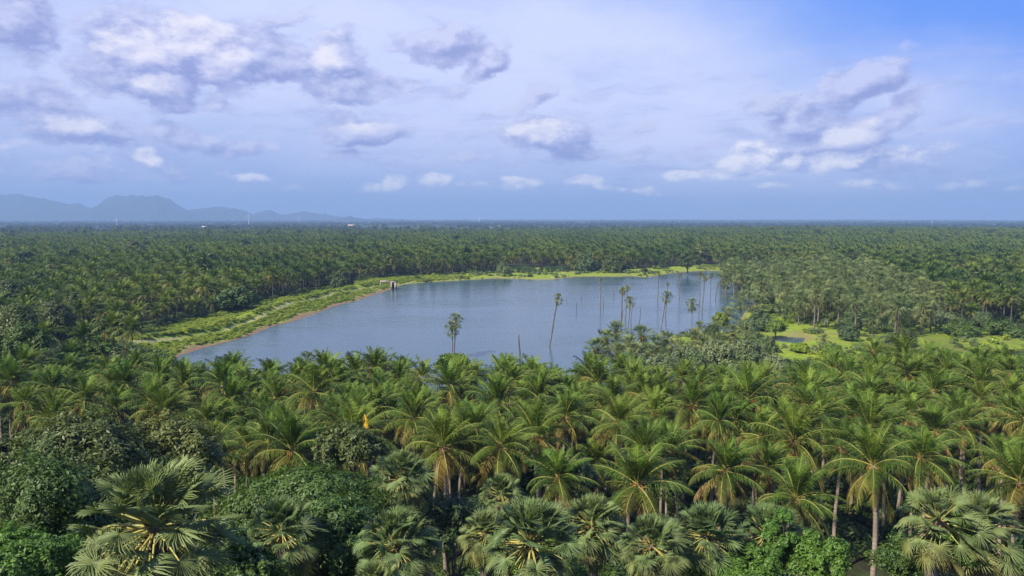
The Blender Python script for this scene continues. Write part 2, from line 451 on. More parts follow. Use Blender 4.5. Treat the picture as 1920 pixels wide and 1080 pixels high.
# -------- broadleaf crowns
def leaf_crown(seed, n, w, h, leaf, lobes=14, mat='dark', flat=0.0, spread=0.62, gap=0.0):
    """crown w wide, h high, its middle at the origin: leaf-sized faces spread over many unequal lobes"""
    g = np.random.default_rng(seed); mb = MB()
    cs, rs = [], []
    for i in range(lobes):
        a = i * 2.39996 + g.normal(0, 0.4); q = math.sqrt((i + 0.4) / lobes)
        zc = (1 - q ** 2) * 0.52 * g.uniform(0.4, 1.15) - 0.12 + g.normal(0, 0.08)
        if i % 4 == 3: zc = -0.25 * g.uniform(0.3, 1)
        cs.append([math.cos(a) * q * spread * 0.5 * w, math.sin(a) * q * spread * 0.5 * w, zc * h * (1 - flat * 0.3)])
        rs.append(g.uniform(0.16, 0.29) * np.array([w, w, min(w, h * 1.5) * (1 - flat * 0.4)]))
    cs = np.array(cs); rs = np.array(rs)
    li = g.integers(0, lobes, n)
    d = unit(g.normal(size=(n, 3))); d[:, 2] = np.where(d[:, 2] < -0.35, -d[:, 2] * 0.8, d[:, 2]); d = unit(d)
    rad = g.uniform(0.55, 1.0, n) ** 0.45
    lump = 0.80 + 0.30 * np.sin(d[:, 0] * 6 + li * 1.7) * np.sin(d[:, 1] * 5 + li) + 0.12 * np.sin(d[:, 0] * 15 + li) * np.sin(d[:, 2] * 13 + li * 2.1) + g.normal(0, 0.07, n)
    P = cs[li] + d * rs[li] * (rad * lump)[:, None]
    nrm = unit(d + g.normal(0, 0.5, (n, 3)) + [0, 0, 0.6])
    a = unit(np.cross(nrm, g.normal(size=(n, 3)))); b = np.cross(nrm, a)
    sz = leaf * g.uniform(0.45, 1.6, n)[:, None]
    fold = nrm * sz * 0.18
    V = np.stack([P - a * sz, P + b * sz * 0.45 + fold, P + a * sz, P - b * sz * 0.45 + fold], 1).reshape(-1, 3)
    o = np.arange(n)[:, None] * 4
    T = np.concatenate([o + [0, 1, 2], o + [0, 2, 3]])
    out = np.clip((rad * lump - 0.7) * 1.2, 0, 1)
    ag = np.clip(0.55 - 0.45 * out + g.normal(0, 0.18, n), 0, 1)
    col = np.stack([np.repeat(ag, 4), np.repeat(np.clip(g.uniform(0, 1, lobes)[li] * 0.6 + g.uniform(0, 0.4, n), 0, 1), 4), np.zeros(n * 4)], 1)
    mb.add(V, T, col)
    return mb.mesh('leafy_crown', [M[mat]]), cs, rs

def limb_mesh(seed, cs, drop, r):
    g = np.random.default_rng(seed); mb = MB()
    foot = np.array([0, 0, -drop]); fork = np.array([g.normal(0, r), g.normal(0, r), -drop * 0.45])
    tube(mb, [foot, foot * 0.6 + fork * 0.4 + [r * .3, 0, 0], fork], [r * 1.5, r, r * 0.9], 8)
    for c in cs[::2]:
        m = (fork + c) / 2 + g.normal(0, r, 3)
        tube(mb, [fork, m, c], [r * 0.55, r * 0.35, r * 0.12], 5, cap=False)
    return mb.mesh('trunk_and_limbs', [M['bark_tree']], True)

# ------------------------------------------------------------------ object helpers
def link(name, me, parent=None, loc=(0, 0, 0), scale=None, rot=None):
    o = bpy.data.objects.new(name, me); C.objects.link(o)
    if parent is not None: o.parent = parent
    o.location = loc
    if scale is not None: o.scale = (scale,) * 3 if np.isscalar(scale) else scale
    if rot is not None: o.rotation_euler = rot
    return o

def thing(name, label, cat, loc, group=None, rotz=0.0):
    o = bpy.data.objects.new(name, None); C.objects.link(o)
    o.location = loc; o.rotation_euler = (0, 0, rotz); o.empty_display_size = 0.3
    o['label'] = label; o['category'] = cat
    if group: o['group'] = group
    return o

def dup(src, parent, loc, scale=None, rot=None):
    o = src.copy(); C.objects.link(o); o.parent = parent; o.location = loc
    if scale is not None: o.scale = (scale,) * 3 if np.isscalar(scale) else scale
    if rot is not None: o.rotation_euler = rot
    return o

# ------------------------------------------------------------------ ground
def build_ground():
    a_f = np.concatenate([np.linspace(-180, -52, 40, endpoint=False), np.linspace(-52, 52, 440, endpoint=False), np.linspace(52, 180, 40, endpoint=False)])
    rr = np.concatenate([[2.0], 2.0 * np.exp(np.arange(1, 1000) * math.log(14000 / 2.0) / 999)])
    A, RR = np.meshgrid(np.radians(a_f), rr)
    x = (RR * np.sin(A)).ravel(); y = (RR * np.cos(A)).ravel()
    sd = lake_sd(x, y)
    z = ground(x, y, sd)
    r = RR.ravel()
    z = z + np.where(sd > 1, (vnoise(x, y, 4, 1) - 0.5) * 0.25, 0)
    px, py = to_px(x, y, 0 * x); front = y > 1
    dc = seg_dist(x, y, crest, False)
    grass = (1 - sstep(14, 21, dc)) * (r > 120)
    near_shore = (1 - sstep(30, 42, sd)) * (r > 170) * (r < 640)
    grass = np.maximum(grass, near_shore)
    for P in (MEADOW, SWAMP, FARGRASS, FARGRASS2):
        grass = np.maximum(grass, (in_poly(px, py, P) & front) * (0.55 + 0.4 * vnoise(x, y, 14, 77)))
    nb = vnoise(x, y, 9, 5) * 0.6 + vnoise(x, y, 2.5, 6) * 0.4
    leftbank = (x < -40) & (y < 412)
    bare = np.where(leftbank, 1 - sstep(0.4, 1.3 + 14 * nb ** 3, sd), 0.5 * (1 - sstep(0.6, 1.6 + 3 * nb, sd)))
    dcr = seg_dist(x, y, CREDPATH, False)
    bare = np.maximum(bare, 0.75 * (1 - sstep(1.0, 4.5, dcr)) * (0.4 + 0.6 * nb))
    dp = np.minimum(seg_dist(x, y, crest, False), seg_dist(x, y, FARPATH, False) * 0.55)
    path = (1 - sstep(0.25, 0.9, dp)) * (0.15 + 0.75 * sstep(0.35, 0.6, nb)) * (r > 130)
    plain = sstep(1800, 2200, r)
    mb_c = np.stack([grass, bare, path, plain], 1).astype(np.float32)
    nr, na = len(rr), len(a_f)
    idx = np.arange(nr * na).reshape(nr, na)
    a0 = idx[:-1, :]; a1 = np.roll(idx, -1, 1)[:-1, :]; b0 = idx[1:, :]; b1 = np.roll(idx, -1, 1)[1:, :]
    T = np.concatenate([np.stack([a0, b1, b0], -1).reshape(-1, 3), np.stack([a0, a1, b1], -1).reshape(-1, 3)])
    v = np.stack([x, y, z], 1)
    cen = np.array([[0, 0, 14.0]]); ci = len(v)
    v = np.concatenate([v, cen]); mb_c = np.concatenate([mb_c, np.zeros((1, 4), np.float32)])
    j = np.arange(na); T = np.concatenate([T, np.stack([np.full(na, ci), np.roll(j, -1), j], 1)])
    me = bpy.data.meshes.new('ground')
    me.vertices.add(len(v)); me.vertices.foreach_set('co', v.astype(np.float32).ravel())
    me.loops.add(len(T) * 3); me.loops.foreach_set('vertex_index', T.astype(np.int32).ravel())
    me.polygons.add(len(T)); me.polygons.foreach_set('loop_start', np.arange(0, len(T) * 3, 3, dtype=np.int32)); me.polygons.foreach_set('loop_total', np.full(len(T), 3, np.int32))
    me.polygons.foreach_set('use_smooth', np.ones(len(T), bool))
    at = me.color_attributes.new('cover', 'FLOAT_COLOR', 'POINT'); at.data.foreach_set('color', mb_c.ravel())
    me.update(calc_edges=True)
    m, nt = newmat('ground_cover'); b = NB(nt)
    g = b.n('ShaderNodeAttribute', attribute_name='cover'); sc = b.n('ShaderNodeSeparateColor'); b.l(g.outputs['Color'], sc.inputs[0])
    geo = b.n('ShaderNodeNewGeometry'); pos = geo.outputs['Position']
    n1 = b.noise(pos, 0.35, 6, 0.6); n2 = b.noise(pos, 0.06, 4); n3 = b.noise(pos, 2.5, 4, 0.7)
    litter = b.mix(b.ramp(n1, 0.4, 0.65), (0.026, 0.025, 0.014), (0.035, 0.050, 0.016))
    gr = b.mix(b.ramp(n1, 0.35, 0.65), (0.120, 0.175, 0.016), (0.190, 0.235, 0.026))
    gr = b.mix(b.ramp(n2, 0.45, 0.7), gr, (0.165, 0.185, 0.042))
    earth = b.mix(b.ramp(n3, 0.35, 0.65), (0.215, 0.140, 0.095), (0.115, 0.072, 0.050))
    pathc = b.mix(b.ramp(n3, 0.3, 0.7), (0.40, 0.33, 0.20), (0.27, 0.24, 0.12))
    n4 = b.noise(pos, 0.0045, 5, 0.6); n5 = b.noise(pos, 0.0012, 4, 0.6)
    wood = b.mix(b.ramp(n4, 0.42, 0.6), (0.016, 0.030, 0.014), (0.036, 0.056, 0.022))
    wood = b.mix(b.math('MULTIPLY', b.ramp(n5, 0.55, 0.68), 0.6), wood, (0.085, 0.095, 0.05))
    c = b.mix(sc.outputs[0], litter, gr)
    c = b.mix(g.outputs['Alpha'], c, wood)
    c = b.mix(sc.outputs[1], c, earth)
    c = b.mix(sc.outputs[2], c, pathc)
    p = b.n('ShaderNodeBsdfPrincipled'); b.l(c, p.inputs['Base Color']); p.inputs['Roughness'].default_value = 0.95; p.inputs['Specular IOR Level'].default_value = 0.1
    bm = b.n('ShaderNodeBump'); bm.inputs['Distance'].default_value = 0.4; bm.inputs['Strength'].default_value = 0.6; b.l(n3, bm.inputs['Height']); b.l(bm.outputs[0], p.inputs['Normal'])
    o = b.n('ShaderNodeOutputMaterial'); b.l(p.outputs[0], o.inputs[0])
    me.materials.append(m)
    ob = link('ground', me); ob['kind'] = 'structure'
    return ob

build_ground()

def build_water():
    xs = [p[0] for p in lake]; ys = [p[1] for p in lake]
    x0, x1, y0, y1 = min(xs) - 12, max(xs) + 30, 140, max(ys) + 15
    me = bpy.data.meshes.new('lake_water')
    me.from_pydata([(x0, y0, 0), (x1, y0, 0), (x1, y1, 0), (x0, y1, 0)], [], [(0, 1, 2, 3)])
    m, nt = newmat('lake_water'); b = NB(nt)
    geo = b.n('ShaderNodeNewGeometry')
    mp = b.n('ShaderNodeMapping'); b.l(geo.outputs['Position'], mp.inputs[0]); mp.inputs['Rotation'].default_value = (0, 0, R(12)); mp.inputs['Scale'].default_value = (0.45, 1.0, 1)
    w1 = b.noise(mp.outputs[0], 1.1, 4, 0.6); w2 = b.noise(mp.outputs[0], 0.22, 3, 0.5); mq = b.n('ShaderNodeMapping'); b.l(geo.outputs['Position'], mq.inputs[0]); mq.inputs['Rotation'].default_value = (0, 0, R(8)); mq.inputs['Scale'].default_value = (0.3, 1.0, 1); w3 = b.noise(mq.outputs[0], 0.03, 5, 0.6)
    hgt = b.math('ADD', b.math('MULTIPLY', w1, 0.25), b.math('MULTIPLY', w2, 0.75))
    bm = b.n('ShaderNodeBump'); b.l(hgt, bm.inputs['Height']); bm.inputs['Distance'].default_value = 0.30
    b.val(bm.inputs['Strength'], b.ramp(w3, 0.36, 0.64, 0.12, 1.0))
    p = b.n('ShaderNodeBsdfPrincipled')
    b.l(b.mix(b.ramp(w3, 0.35, 0.65), (0.028, 0.060, 0.084), (0.040, 0.072, 0.094)), p.inputs['Base Color'])
    p.inputs['Roughness'].default_value = 0.16; p.inputs['IOR'].default_value = 1.33; b.l(bm.outputs[0], p.inputs['Normal'])
    o = b.n('ShaderNodeOutputMaterial'); b.l(p.outputs[0], o.inputs[0])
    me.materials.append(m)
    ob = link('lake_water', me); ob['kind'] = 'structure'
build_water()

# ------------------------------------------------------------------ mountains
def ridge(name, prof, dist, depth, seed, mat):
    """prof: (pixel x, pixel y) of the crest; a heightfield ridge of real depth"""
    px = np.linspace(prof[0][0], prof[-1][0], 200)
    py = np.interp(px, [p[0] for p in prof], [p[1] for p in prof])
    py = py + (vnoise(px, px * 0, 9, seed + 5) - 0.5) * 2.6 + (vnoise(px, px * 0, 3.5, seed + 6) - 0.5) * 1.4
    x = (px - 960) / F * dist
    hz = (409 - py) / F * dist * 1.0 + CAM_Z
    nj = 30; s = np.linspace(-1, 1, nj)
    V = []
    for j, t in enumerate(s):
        f = (1 - abs(t)) ** 1.15
        n = vnoise(x, x * 0 + t * depth, dist * 0.022, seed) * 0.6 + vnoise(x, x * 0 + t * depth, dist * 0.009, seed + 1) * 0.4
        q = np.interp(np.arange(200) + 10 * np.sin(t * 5 + seed), np.arange(200), hz)
        q = hz * (1 - abs(t)) + q * abs(t)
        zz = np.maximum(q, 0) * f * (1 - (0.55 * (n - 0.2)) * (abs(t) > 0.01) * np.minimum(1, abs(t) * 4)) - 5 * abs(t)
        V.append(np.stack([x * (1 + t * depth / dist), np.full_like(x, dist + t * depth), zz], 1))
    V = np.concatenate(V)
    I = np.arange(nj * 200).reshape(nj, 200)
    Q = np.stack([I[:-1, :-1], I[:-1, 1:], I[1:, 1:], I[1:, :-1]], -1).reshape(-1, 4)
    me = bpy.data.meshes.new(name); me.from_pydata(V.tolist(), [], Q.tolist()); me.materials.append(mat)
    for p in me.polygons: p.use_smooth = True
    o = link(name, me); o['kind'] = 'structure'
HM = plain_mat('hill_forest', (0.026, 0.040, 0.026), 0.95, 0.006, 0.5)
ridge('hills', [(-420, 412), (-330, 385), (-240, 372), (-150, 380), (-60, 368), (0, 364), (40, 362), (75, 367), (110, 375), (135, 380), (152, 377), (168, 386), (200, 402), (240, 412)], 10000, 910, 1, HM)
ridge('hills', [(120, 413), (160, 396), (190, 382), (205, 369), (222, 364), (262, 364.5), (300, 364), (322, 371), (340, 384), (356, 393), (375, 404), (400, 413)], 9700, 780, 2, HM)
ridge('hills', [(320, 413), (352, 394), (375, 390), (400, 386.5), (425, 387), (450, 390), (475, 400), (500, 411)], 10300, 715, 3, HM)
ridge('hills', [(440, 412), (475, 402), (492, 396), (505, 391), (515, 396), (532, 402), (552, 398), (572, 396), (590, 400), (612, 399), (630, 405), (660, 409), (760, 410.5)], 10600, 585, 4, HM)
ridge('hills', [(620, 412), (640, 409), (650, 405.5), (660, 405), (668, 408), (700, 412)], 8600, 350, 5, HM)

# ------------------------------------------------------------------ palm prototypes
NEAR = [coco_crown(100 + i, nf=29 + i % 3, L=3.6 + 0.16 * (i % 4), nl=56, dead=1 + i % 3) for i in range(8)]
MIDC = [coco_crown(200 + i, nf=27, L=3.65 + 0.16 * (i % 4), nl=34, lw=0.085, dead=1 + i % 2) for i in range(8)]
NUTS = [nuts_mesh(i) for i in range(4)]
CTR = [trunk_mesh(i, 0.017, 0.011, 0.10, M['bark_coco'], 0.008) for i in range(6)]
PTR = [trunk_mesh(20 + i, 0.026, 0.018, 0.035, M['bark_palmyra'], 0.0) for i in range(5)]
HEART = [heart_mesh(i) for i in range(3)]
FNEAR = [fan_crown(300 + i, nleaf=84 + i % 4, pl=1.5, Rf=0.95, nseg=30, wind=0.36, skirt=0, pw=1.25) for i in range(4)]
FOLD = [fan_crown(320 + i, nleaf=70, pl=1.55, Rf=0.9, nseg=28, wind=0.35, skirt=12) for i in range(2)]
FMID = [fan_crown(340 + i, nleaf=60, nseg=11, free=1, wind=0.25, skirt=2 * (i % 2), pl=1.5, Rf=0.78, low=-82, mats=[M['palmyra_far'], M['palmyra_far'], M['deadfrond']]) for i in range(6)]
FTHIN = [fan_crown(360 + i, nleaf=17 + 2 * i, nseg=18, free=1, wind=0.3, skirt=6, pl=0.85, Rf=1.05, low=-70, mats=[M['palmyra_far'], M['petiole'], M['deadfrond']]) for i in range(4)]

taken = []       # (x, y, radius) of trees placed
def free_at(x, y, r):
    return all((x - a) ** 2 + (y - b) ** 2 > (r + c) ** 2 for a, b, c in taken)

cnt = {'coco': 0, 'fan': 0}
def coconut(x, y, z, h, label, group=None, lod=0, s=1.0, rotz=None, fruit=True):
    k = cnt['coco']; cnt['coco'] += 1
    t = thing('coconut_palm', label, 'palm tree', (x, y, z - 0.1), group)
    tm, off = CTR[k % len(CTR)]
    h = max(h, 2.5)
    link('trunk', tm, t, scale=(h, h, h))
    top = tuple(off * h)
    cm = (NEAR if lod == 0 else MIDC)[(k * 3 + k // 8) % 8]
    c = link('crown', cm, t, loc=top, scale=(s * random.uniform(.93, 1.07), s * random.uniform(.93, 1.07), s * random.uniform(.85, 1.22)), rot=(random.uniform(-.14, .14), random.uniform(-.1, .16), random.uniform(-1.1, 1.1) if rotz is None else rotz))
    if fruit: link('coconut_cluster', NUTS[k % 4], c, loc=(0, 0, -0.05), scale=0.85)
    taken.append((x, y, 1.7))
    return t

def fan_palm(x, y, z, h, label, group=None, s=1.0, meshes=None, lean=(0, 0), heart=True, rotz=None, tr=1.0, name='fan_palm'):
    k = cnt['fan']; cnt['fan'] += 1
    t = thing(name, label, 'palm tree', (x, y, z - 0.15), group)
    tm, off = PTR[k % len(PTR)]
    h = max(h, 0.8)
    o = link('trunk', tm, t, scale=(tr * 0.15 * max(h, 8) / 0.15, tr * max(h, 8), h))
    sx = tr * max(h, 8)
    top = np.array([off[0] * sx, off[1] * sx, h])
    if lean != (0, 0):
        ax, ay = math.atan2(lean[0], h), math.atan2(-lean[1], h)
        o.rotation_euler = (ay, ax, 0)
        top = np.array(o.rotation_euler.to_matrix() @ Vector(top))
    ms = meshes or FMID
    c = link('crown', ms[k % len(ms)], t, loc=tuple(top), scale=s, rot=(random.uniform(-.08, .08), random.uniform(-.08, .08), random.uniform(-0.6, 0.6) if rotz is None else rotz))
    if heart: link('fibre_heart', HEART[k % 3], c)
    taken.append((x, y, 2.0))
    return t

# ------------------------------------------------------------------ foreground fan palms (pixel of crown middle, crown width px, dist)
def near_fan(px, py, y, width_m, label, meshes=None, rotz=None):
    X, Y, Zc = at_dist(px, py, y)
    g = gz(X, Y)
    s = width_m / 4.9
    return fan_palm(X, Y, g, Zc - g, label, 'fan palms below the hilltop', s, meshes or FNEAR, rotz=rotz)
near_fan(290, 985, 25.5, 5.4, 'largest fan palm, blue-green with broken yellow leaf stalks at the bottom edge', [FNEAR[0]])
near_fan(528, 985, 38, 4.1, 'round fan palm with fanned yellow stalks against the dark rain tree', [FNEAR[1]])
near_fan(758, 895, 50, 4.4, 'pale fan palm with an open yellow heart beside the dark gap in the grove', [FNEAR[2]])
near_fan(748, 1012, 37, 4.3, 'dense round fan palm with brown hanging stalks below the pale open-hearted one', [FNEAR[3]])
near_fan(946, 925, 56, 3.7, 'small yellow-green fan palm growing behind the fan palm clump', [FNEAR[1]])
near_fan(1002, 1015, 34, 4.6, 'wide fan palm with long pale stalks spreading from a reddish brown heart', [FNEAR[2]])
near_fan(908, 990, 43, 3.2, 'small fan palm half hidden at the edge of the dark gap', [FNEAR[0]])
near_fan(1118, 985, 42, 4.2, 'bushy fan palm with no visible heart beside the reddish-hearted one', [FNEAR[3]])
near_fan(1222, 1010, 37, 3.5, 'fan palm with short bare yellow stalks round its open heart', [FNEAR[1]])
near_fan(1335, 1003, 38, 4.0, 'fan palm with one broad pale leaf turned up to the sun', [FNEAR[0]])
near_fan(1448, 1000, 40, 3.8, 'fan palm with its lower leaves grown over by lime green vines', [FNEAR[2]])
near_fan(1745, 965, 36, 3.9, 'fan palm in the corner clump with a skirt of dry brown leaves', [FOLD[0]])
near_fan(1842, 985, 36, 4.3, 'outermost fan palm of the corner clump with yellow-green hanging leaves', [FOLD[1]])
near_fan(712, 1085, 33, 2.6, 'young fan palm showing only its leaf tips along the bottom edge', [FNEAR[1]])

# ------------------------------------------------------------------ broadleaf trees
def broadleaf(name, px, py, y, w, h, label, mat, n, leaf, lobes=14, flat=0.0, cat='tree', group=None, seed=None, low=False, spread=0.62):
    X, Y, Zc = at_dist(px, py, y)
    g = gz(X, Y)
    seed = seed or int(px * 7 + py)
    if low or Zc - h * 0.5 < g: Zc = g + h * 0.42
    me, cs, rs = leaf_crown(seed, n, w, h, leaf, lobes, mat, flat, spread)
    t = thing(name, label, cat, (X, Y, g), group)
    link('crown', me, t, loc=(0, 0, Zc - g))
    link('trunk', limb_mesh(seed, cs, Zc - g + 0.2, 0.022 * w + 0.05), t, loc=(0, 0, Zc - g))
    taken.append((X, Y, w * 0.38))
    return t
def B(name, px, py, y, w, h, label, mat, n, leaf, *a, **k):
    return broadleaf(name, px, py, y, w, h, label, mat, int(n * 3.2), leaf * 0.55, *a, **k)
B('broadleaf_tree', 140, 892, 50, 14, 6.2, 'wide brownish green tree with a rough billowing crown', 'olive', 26000, 0.26, 26)
B('broadleaf_tree', 325, 862, 54, 8, 4.6, 'olive green tree behind the largest fan palm', 'olive', 14000, 0.25, 18)
B('broadleaf_tree', 10, 935, 42, 7, 5, 'dull brown tree at the picture edge beside the billowing one', 'olive', 14000, 0.24, 16)
B('broadleaf_tree', 85, 1050, 31, 8.0, 5.4, 'fresh green bushy tree beside the largest fan palm', 'rain', 36000, 0.15, 28)
B('broadleaf_tree', 20, 1075, 26, 5, 4, 'low bright green tree filling the bottom corner', 'bright', 16000, 0.13, 18)
B('rain_tree', 572, 945, 48, 12.0, 3.4, 'spreading shade-darkened green rain tree with a flat feathery top', 'rain', 30000, 0.2, 30, 0.6)
B('rain_tree', 640, 1035, 41, 7, 5, 'shade-darkened green rain tree between two fan palms at the bottom', 'rain', 14000, 0.2, 16, 0.4)
B('rain_tree', 430, 1075, 33, 5, 3.6, 'low shade-darkened green tree between the largest fan palm and the yellow-stalked one', 'rain', 9000, 0.2, 14, 0.3)
B('broadleaf_tree', 655, 845, 57, 6.0, 3.4, 'thin brownish tree beside the yellow dead frond', 'olive', 8000, 0.22, 14)
B('vine_thicket', 1532, 1052, 38, 2.8, 2.6, 'lime green vine thicket climbing over a fan palm', 'bright', 7000, 0.15, 24, spread=0.95)
B('vine_thicket', 1462, 1010, 38.5, 1.8, 2.0, 'small lime creeper patch between two fan palms', 'bright', 5000, 0.13, 10, spread=0.95)
B('vine_thicket', 1400, 1068, 37.5, 3.4, 2.2, 'low bright creeper mass under the broad-leaved fan palm', 'bright', 9000, 0.13, 14, spread=0.95)
B('vine_thicket', 1030, 1072, 38, 3.6, 3, 'mid green creeper thicket under the reddish-hearted fan palm', 'bright', 5000, 0.15, 20, spread=0.95)
B('vine_thicket', 1290, 1065, 38, 3, 2.5, 'low vine thicket below the open-hearted fan palm', 'bright', 4000, 0.15, 20, spread=0.95)
B('vine_thicket', 1700, 1060, 38, 2.6, 3, 'dark green creeper between bare coconut trunks and the corner clump', 'rain', 4000, 0.15, 20, spread=0.95)
B('vine_thicket', 1790, 1015, 35.5, 2.0, 2.6, 'green vine tangled through the corner fan palm clump', 'bright', 3000, 0.13, 18, spread=0.95)
B('broadleaf_tree', 850, 985, 52, 5.5, 4.5, 'added dark shrub standing in for the shade in the deep gap of the grove', 'under', 4000, 0.2, 12)  # added shrub, its dark leaves stand in for shadow in the gap
B('broadleaf_tree', 1075, 905, 60, 4.5, 3, 'low grey-green shrub tree behind the bushy fan palm', 'grey', 5000, 0.2, 10)
B('round_tree', 850, 684, 118, 6.5, 3.6, 'round yellow-green tree at the near shore under the twin-crowned fan palm', 'lime', 7000, 0.3, 14)
# right bank silvery bushes
for i, (px, py, y, w, h, m, lab) in enumerate([
    (1345, 668, 165, 9, 5.5, 'silver', 'pale silvery tree on the near shore behind the palm grove'),
    (1405, 668, 168, 8, 5.5, 'silver', 'silvery tree next to the small pond'),
    (1300, 700, 142, 8, 5, 'grey', 'grey-green tree between the coconut grove and the lake inlet'),
    (1395, 705, 140, 9.5, 6, 'grey', 'dark tree powdered with whitish flowers above the coconut grove'),
    (1452, 690, 150, 6, 4.5, 'silver', 'small silver-leaved tree beside the flowering tree'),
    (1385, 745, 108, 4, 3, 'silver', 'whitish flowering shrub rising among coconut palms'),
    (1500, 655, 205, 6, 3, 'scrub', 'bright low bush on the near rim of the pond'),
    (1590, 640, 225, 7, 4.5, 'grey', 'grey-green bush alone in the middle of the meadow'),
    (1560, 668, 200, 7, 3, 'lime', 'low yellow-green bush beside the pond'),
    (1690, 640, 215, 9, 5, 'dark', 'dense dark green bush on the meadow edge'),
    (1660, 655, 205, 6, 4.5, 'grey', 'grey round bush standing on the meadow'),
    (1800, 632, 235, 13, 4.5, 'rain', 'wide green thicket behind the meadow'),
    (1880, 628, 235, 14, 4.5, 'rain', 'long green thicket at the far end of the meadow'),
    (1350, 600, 240, 6, 5, 'lime', 'round yellow-green tree at the flooded palm stand'),
    (1290, 492, 500, 16, 9, 'dark', 'round dark tree on the far lawn'),
    (1100, 500, 520, 18, 12, 'grey', 'broad grey-green tree on the far shore by the path'),
    (1150, 503, 512, 20, 10, 'dark', 'spreading dark tree overhanging the far shore'),
    (945, 512, 480, 11, 9, 'grey', 'lone grey tree at the bend of the far shore'),
    (1208, 514, 498, 5, 4.5, 'dark', 'small round bush on the far shoreline'),
    (1245, 500, 530, 9, 9, 'dark', 'upright dark tree on the far green bank'),
    (445, 572, 300, 20, 9, 'rain', 'dark spreading tree behind the embankment'),
    (640, 537, 395, 16, 8, 'dark', 'dark bushy tree where the embankment narrows'),
    (30, 640, 170, 16, 11, 'dark', 'large dark tree at the near end of the embankment'),
    (55, 640, 150, 10, 6, 'rain', 'green tree in front of the large dark one'),
    (100, 600, 215, 15, 9, 'dark', 'dark tree at the forest edge above the embankment foot'),
    (190, 655, 190, 10, 4, 'bright', 'low bright shrub on the embankment foot'),
    (150, 585, 250, 14, 9, 'dark', 'dark broadleaf tree among the palms beyond the embankment'),
    (20, 560, 270, 22, 12, 'dark', 'huge dark tree inside the shaded palm forest'),
    (300, 690, 135, 8, 3.5, 'lime', 'low yellowish shrub where the lake corner meets the grove'),
    (230, 700, 140, 9, 4, 'bright', 'green shrub at the foot of the embankment'),
    (250, 470, 640, 22, 12, 'dark', 'dark round tree deep in the distant palm forest'),
    (225, 497, 520, 18, 11, 'lime', 'yellow-green tree crown among the distant palms'),
    (640, 520, 470, 16, 10, 'lime', 'yellow-green tree beside the embankment head'),
    (1425, 600, 245, 9, 6, 'grey', 'grey-green tree at the water side of the marsh'),
    (1400, 622, 225, 8, 5, 'grey', 'dense grey-green bush between the inlet and the pond'),
    (1455, 615, 232, 7, 4.5, 'lime', 'yellowish bush at the back of the pond'),
    (1430, 560, 290, 10, 7, 'silver', 'pale round tree among the flooded fan palms'),
    (1600, 600, 250, 10, 6, 'grey', 'grey-green tree crowded by fan palms behind the meadow'),
    (1720, 580, 270, 12, 7, 'silver', 'silvery spreading tree at the back of the marsh'),
    (1770, 600, 250, 10, 6, 'silver', 'silvery round tree between the marsh and the coconut rows'),
    (1840, 600, 250, 7, 5, 'grey', 'grey bushy tree in front of the last coconut rows'),
    (1560, 560, 300, 12, 7, 'grey', 'grey-green spreading tree in the middle of the marsh'),
    (1335, 632, 195, 6, 4.5, 'dark', 'dark bush with its foot in the inlet'),
    (1290, 672, 158, 7, 4.5, 'silver', 'pale shrub tree behind the near-shore fan palms'),
    (1180, 690, 140, 7, 4, 'grey', 'grey-green shrub tree at the foot of the near-shore clump'),
    (1240, 690, 142, 8, 4.5, 'silver', 'pale bushy tree at the foot of the near-shore clump'),
    (1435, 655, 182, 7, 5, 'grey', 'grey round tree just before the pond'),
]):
    B('broadleaf_tree', px, py, y, w, h, lab, m, 5000 if y < 300 else 3000, 0.03 * w + 0.1 if y < 300 else 0.05 * w, 16)

